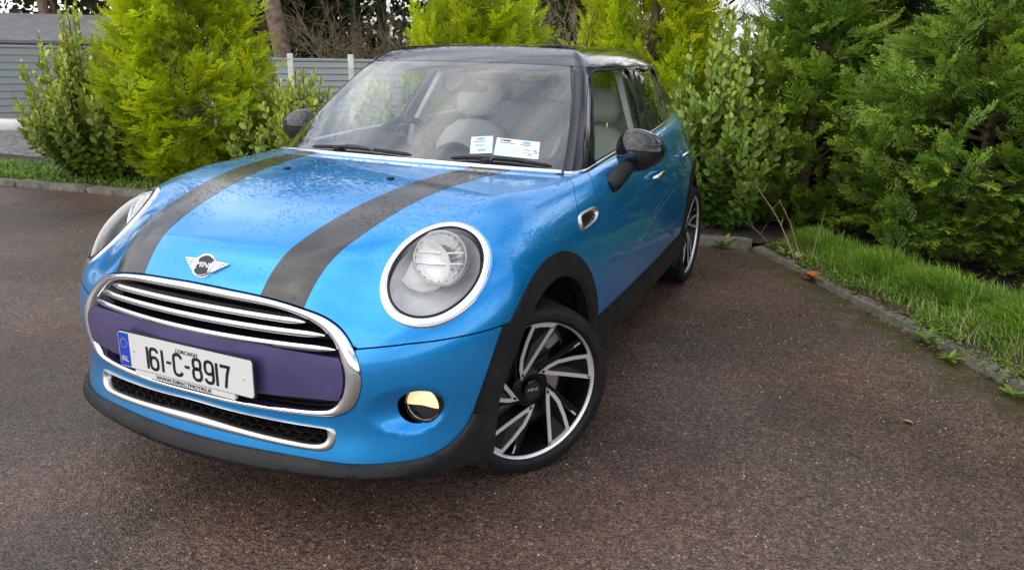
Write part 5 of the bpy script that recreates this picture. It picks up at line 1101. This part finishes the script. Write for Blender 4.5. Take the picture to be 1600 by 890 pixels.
zz=np.where(v>.02,.05,np.where(v>-.07,.045,.004)); V,T,c3=instance(OV,np.c_[P,zz+.004],np.stack([np.cos(az),np.sin(az),rg.uniform(-.1,.3,n)],1),np.array([0,0,1.])+rg.normal(0,.4,(n,3)),rg.uniform(.008,.030,n),rg.random((n,3)),1,rg.random(n)); M['litter']=mat('leaf_litter_brown',(.12,.065,.030),.8); noise_color(M['litter'],30,[(.3,(.045,.026,.014)),(.6,(.15,.085,.04)),(.8,(.28,.17,.08))])
tag(part('leaf_litter',(V,T),M['litter']),'brown leaf litter and needles gathered along the mossy kerb','leaf litter',None,'stuff')
# clover and chickweed creeping over the kerb
n=11000; u=rg.random(n); v=rg.normal(.10,.12,n); A=along(KB,u); B=along(FB_,u); P=A*(1-v)[:,None]+B*v[:,None]-[.045,.03]; dn=np.array([MN.noise(Vector((p[0]*2.6,p[1]*2.6,9))) for p in P]); k=dn>.02; P=P[k]; n=len(P)
az=rg.uniform(0,6.28,n); ex=np.stack([np.cos(az),np.sin(az),rg.uniform(.0,.5,n)],1); upv=np.array([0,0,1.])+rg.normal(0,.3,(n,3)); RNG=np.random.default_rng(5)
V,T,c3=instance(OV,np.c_[P,rg.uniform(.022,.075,n)],ex,upv,rg.uniform(.007,.019,n),rg.random((n,3)),1.0,rg.random(n)); me=newmesh('clover',V,T,None,M['clover']); add_tint(me,c3); tag(link('clover',me),'low clover and weeds creeping over the mossy kerb','ground cover',None,'stuff')
def weed(loc,n,l,label):
    w=tag(empty('weed',loc),label,'weed','weeds rooted against the kerb'); r=np.random.default_rng(int(abs(loc[0])*1000))
    for i in range(n):
        a=i*2.4+r.random()*.5; el=r.uniform(.15,.8); vt=OV[i%4]; me=newmesh('leaf',vt[0]*[1,.45,1],vt[1],None,M['clover']); add_tint(me,np.tile([r.random(),r.random(),.5],(15,1))); o=link('leaf',me,w,(0,0,.01),(0,-el,a)); o.scale=[l*r.uniform(.6,1.2)]*3
weed((.86,3.56,0),12,.11,'rosette weed at the kerb foot beside the rear wheel'); weed((1.33,3.36,.03),9,.09,'small green weed beside the dry stalks'); weed((2.16,1.98,0),9,.10,'bushy weed in the gutter halfway along the mossy kerb'); weed((2.46,1.44,0),7,.08,'little rosette weed against the kerb nearest the picture edge'); weed((2.24,1.78,0),8,.07,'light green weed on the tarmac just below the kerb stones')
def stalk(loc,dx,dy,h,r_,label,seed):
    w=tag(empty('dry_stalk',loc),label,'stalk','dry stalks at the corner of the kerb'); g=np.random.default_rng(seed); P=catmull([(0,0,0),(dx*.45,dy*.45,h*.55),(dx,dy,h)],10,False); r_*=.6; part('stem',jtri(*tube(P,np.linspace(r_,r_*.35,10),6)),M['straw'],w,60)
    for k in range(3): q=P[4+k*2]; part('twig',jtri(*tube([q,q+np.array([g.uniform(-.06,.06),g.uniform(-.04,.04),g.uniform(.05,.11)])],[r_*.5,r_*.2],5)),M['straw'],w)
stalk((1.40,3.30,.03),-.33,.05,.50,.0075,'long bent straw-coloured stalk leaning towards the car',1); stalk((1.43,3.34,.03),-.20,.10,.40,.005,'shorter straw stalk behind the long bent one',2); stalk((1.50,3.25,.03),.05,.08,.36,.004,'thin upright straw stalk right of the bent one',3)
stalk((1.20,3.62,.04),-.22,.05,.16,.0035,'fine dead twig arching low beneath the leafy shrub',4)
def fallen(loc,s,rz,label,m_):
    vt=OV[1]; me=newmesh('fallen_leaf',vt[0]*s,vt[1],None,m_); o=link('fallen_leaf',me,None,loc,(.25,-.3,rz)); tag(o,label,'fallen leaf','leaves fallen by the kerb')
fallen((1.49,2.93,.02),.13,.2,'orange dead leaf on the tarmac at the kerb, left of its pair',M['orange']); fallen((1.58,2.90,.02),.12,2.6,'orange dead leaf on the tarmac at the kerb, right of its pair',M['orange']); fallen((1.40,3.34,.05),.10,1.1,'brown curled leaf at the foot of the dry stalks',M['straw']); fallen((2.72,3.05,.10),.09,.4,'rusty leaf hanging at the foot of the dark conifer',M['orange'])
fallen((2.05,.955,.004),.045,2.9,'pale dry leaf lying alone on the open tarmac',M['straw'])
# loose grit on the tarmac
n=12000; rr=rg.random(n)**.6*6.5; aa=rg.uniform(.2,2.75,n); P=np.stack([CAMC[0]+rr*np.cos(aa),CAMC[1]+.6+rr*np.sin(aa)],1); ins=sdpoly(P,[(-14,K1(-14)),(1.05,3.6)]+[tuple(q) for q in KR[1:]]+[(9,-12),(-30,-12)])>0.03; P=P[ins]; n=len(P)
oc=np.array([(1,0,0),(0,1,0),(-1,0,0),(0,-1,0),(.2,.1,.8)],float); ot=np.array([[0,1,4],[1,2,4],[2,3,4],[3,0,4]]); sc=.0014+.0038*rg.random(n)**2.5; ang=rg.uniform(0,6.28,n); ca,sa=np.cos(ang),np.sin(ang)
q=oc[None]*sc[:,None,None]*np.stack([np.ones(n),rg.uniform(.5,1,n),np.ones(n)],1)[:,None]; W=np.stack([q[...,0]*ca[:,None]-q[...,1]*sa[:,None],q[...,0]*sa[:,None]+q[...,1]*ca[:,None],q[...,2]],-1)+np.c_[P,np.full(n,.0005)][:,None]
m=M['grit']=mat('pale_grit',(.30,.28,.25),.7); noise_color(m,40,[(.35,(.16,.14,.12)),(.55,(.38,.35,.31)),(.75,(.66,.63,.58))]); tag(part('grit',(W.reshape(-1,3),(ot[None]+(np.arange(n)*5)[:,None,None]).reshape(-1,3)),M['grit']),'pale grit scattered over the tarmac','grit',None,'stuff')
# ---- trees and bare brush beyond the fences
def far_tree(name,label,loc,h,rad,trunk_r,lean,seed,nl,zc,m_,leaf=.16,group=None,bend=0):
    r=np.random.default_rng(seed); t=tag(empty(name,(*loc,0)),label,'tree',group); z=np.linspace(-.3,h*.9,9); P=np.stack([lean[0]*z+bend*np.sin(z*1.1),lean[1]*z,z],1); tb=[jtri(*tube(P,np.linspace(trunk_r,trunk_r*.3,9),10))]
    for k in range(9):
        zz=zc+(h-zc)*r.random()*.8; b=np.array([np.interp(zz,z,P[:,0]),np.interp(zz,z,P[:,1]),zz]); a=r.random()*6.28; e=b+np.array([math.cos(a)*rad*.8,math.sin(a)*rad*.8,r.uniform(-.1,.6)]); tb.append(jtri(*tube([b,(b+e)/2+[0,0,.1],e],[trunk_r*.35,trunk_r*.2,.012],6)))
    part('trunk',jn(tb),M['bark'],t,60)
    if nl:
        nc=46; c=r.normal(0,1,(nc,3)); c/=np.linalg.norm(c,axis=1,keepdims=True); c=c*np.array([rad,rad,(h-zc)*.55])*r.random((nc,1))**.4+np.array([lean[0]*h*.5,lean[1]*h*.5,(h+zc)/2]); k=r.integers(0,nc,nl); p=c[k]+r.normal(0,1,(nl,3))*np.array([.34,.34,.28])*rad/1.5
        global RNG; RNG=np.random.default_rng(seed+1); ex=r.normal(0,1,(nl,3)); V,T,c3=instance(OV,p,ex,np.array([0,0,1.])+r.normal(0,.5,(nl,3)),leaf*r.uniform(.6,1.3,nl),r.random((nl,3)),1,r.random(nl)); me=newmesh('crown',V,T,None,m_); add_tint(me,c3); link('crown',me,t)
    return t
gt='evergreen trees beyond the fences'
far_tree('pine_tree','bare reddish leaning trunk rising behind the fence left of the windscreen',(-8.10,9.35),7.5,1.6,.20,(-.13,-.05),301,1500,3.2,M['bgleaf'],.16,None,.05)
far_tree('pine_tree','thin pale trunk at the far top left above the shed roof',(-16.4,10.6),8,1.8,.16,(-.05,0),302,1500,3.4,M['bgleaf'])
for i,(x,y,h,ra,lb) in enumerate(((-19.5,13.0,5.5,2.3,'dark evergreen at the far left corner behind the shed'),(-14.8,14.6,6.0,2.3,'dark evergreen directly behind the shed roof'),(-11.4,12.4,5.6,1.9,'dark evergreen seen between the shed and the tall yellow conifer'),(-9.4,13.2,6.4,2.0,'dark evergreen behind the reddish leaning trunk'),(-6.9,13.4,5.2,1.8,'dark evergreen with red berries behind the fence posts'),(-5.0,14.2,6.0,1.8,'dark evergreen behind the bare brush left of the second yellow conifer'),(-23,17,7,2.6,'far evergreen beyond the shed at the left edge'))):
    far_tree('evergreen_tree',lb,(x,y),h+2,ra,.16,(.02,0),310+i,5200,.4,M['bgleaf'],.19,gt)
for i,(x,y,h,ra,lb) in enumerate(((-17.0,18.0,9.0,2.8,'tall dark evergreen at the back left above the shed roof'),(-12.2,18.5,9.5,2.8,'tall dark evergreen at the back, right of the shed'),(-8.2,17.5,9.0,2.7,'tall dark evergreen far behind the reddish trunk'),(-4.6,18.5,9.0,2.6,'tall dark evergreen far behind the bare brush'),(-26,12,8.5,2.8,'tall dark evergreen at the far left beyond the long fence'),(-25,4,8,3.0,'dark evergreen behind the near end of the long fence'),(-27,-3,8,3.0,'dark evergreen furthest left along the long fence'))):
    far_tree('evergreen_tree',lb,(x,y),h,ra,.2,(.01,0),350+i,6500,.2,M['bgleaf'],.27,gt)
def brush(loc,h,sp,n,seed,label,group='bare shrubs beyond the fence'):
    r=np.random.default_rng(seed); s=tag(empty('bare_shrub',(*loc,0)),label,'bare shrub',group); tb=[]
    def grow(p,d,l,rad,lev):
        q=p+d*l*.5+r.normal(0,.03,3); e=p+d*l+r.normal(0,.05,3); tb.append(jtri(*tube([p,q,e],[rad,rad*.8,rad*.55],4)))
        if lev==0: return
        for k in range(3+(lev>1)): 
            dd=d+r.normal(0,.48,3); dd/=np.linalg.norm(dd); f=r.uniform(.4,1); grow(p+(e-p)*f,dd,l*r.uniform(.5,.75),rad*.55,lev-1)
    for k in range(n):
        a=r.random()*6.28; d=np.array([math.cos(a)*sp,math.sin(a)*sp,1]); d/=np.linalg.norm(d); grow(np.array([r.normal(0,.15),r.normal(0,.15),0]),d,h*r.uniform(.4,.6),.020,3)
    part('branches',jn(tb),M['twig'],s); return s
brush((-7.2,10.2),2.3,.55,9,401,'tangle of bare tan twigs behind the fence right of the reddish trunk'); brush((-5.9,10.9),2.2,.6,9,402,'bare twiggy shrub behind the right fence post'); brush((-4.9,11.6),2.5,.55,8,403,'bare twigs seen just left of the second yellow conifer')
brush((-2.7,10.2),3.4,.5,8,404,'leafless brush against the sky between two yellow conifers'); brush((.9,11.5),3.6,.45,8,405,'thin leafless branches against the sky above the leafy shrub'); brush((-1.6,11.8),3.4,.5,7,406,'leafless brush seen behind the loose yellow conifer')
far_tree('ivy_tree','ivy covered trunk behind the aerial on the car roof',(-3.15,10.9),3.0,.34,.10,(.02,0),330,1300,.2,M['ivy'],.10)
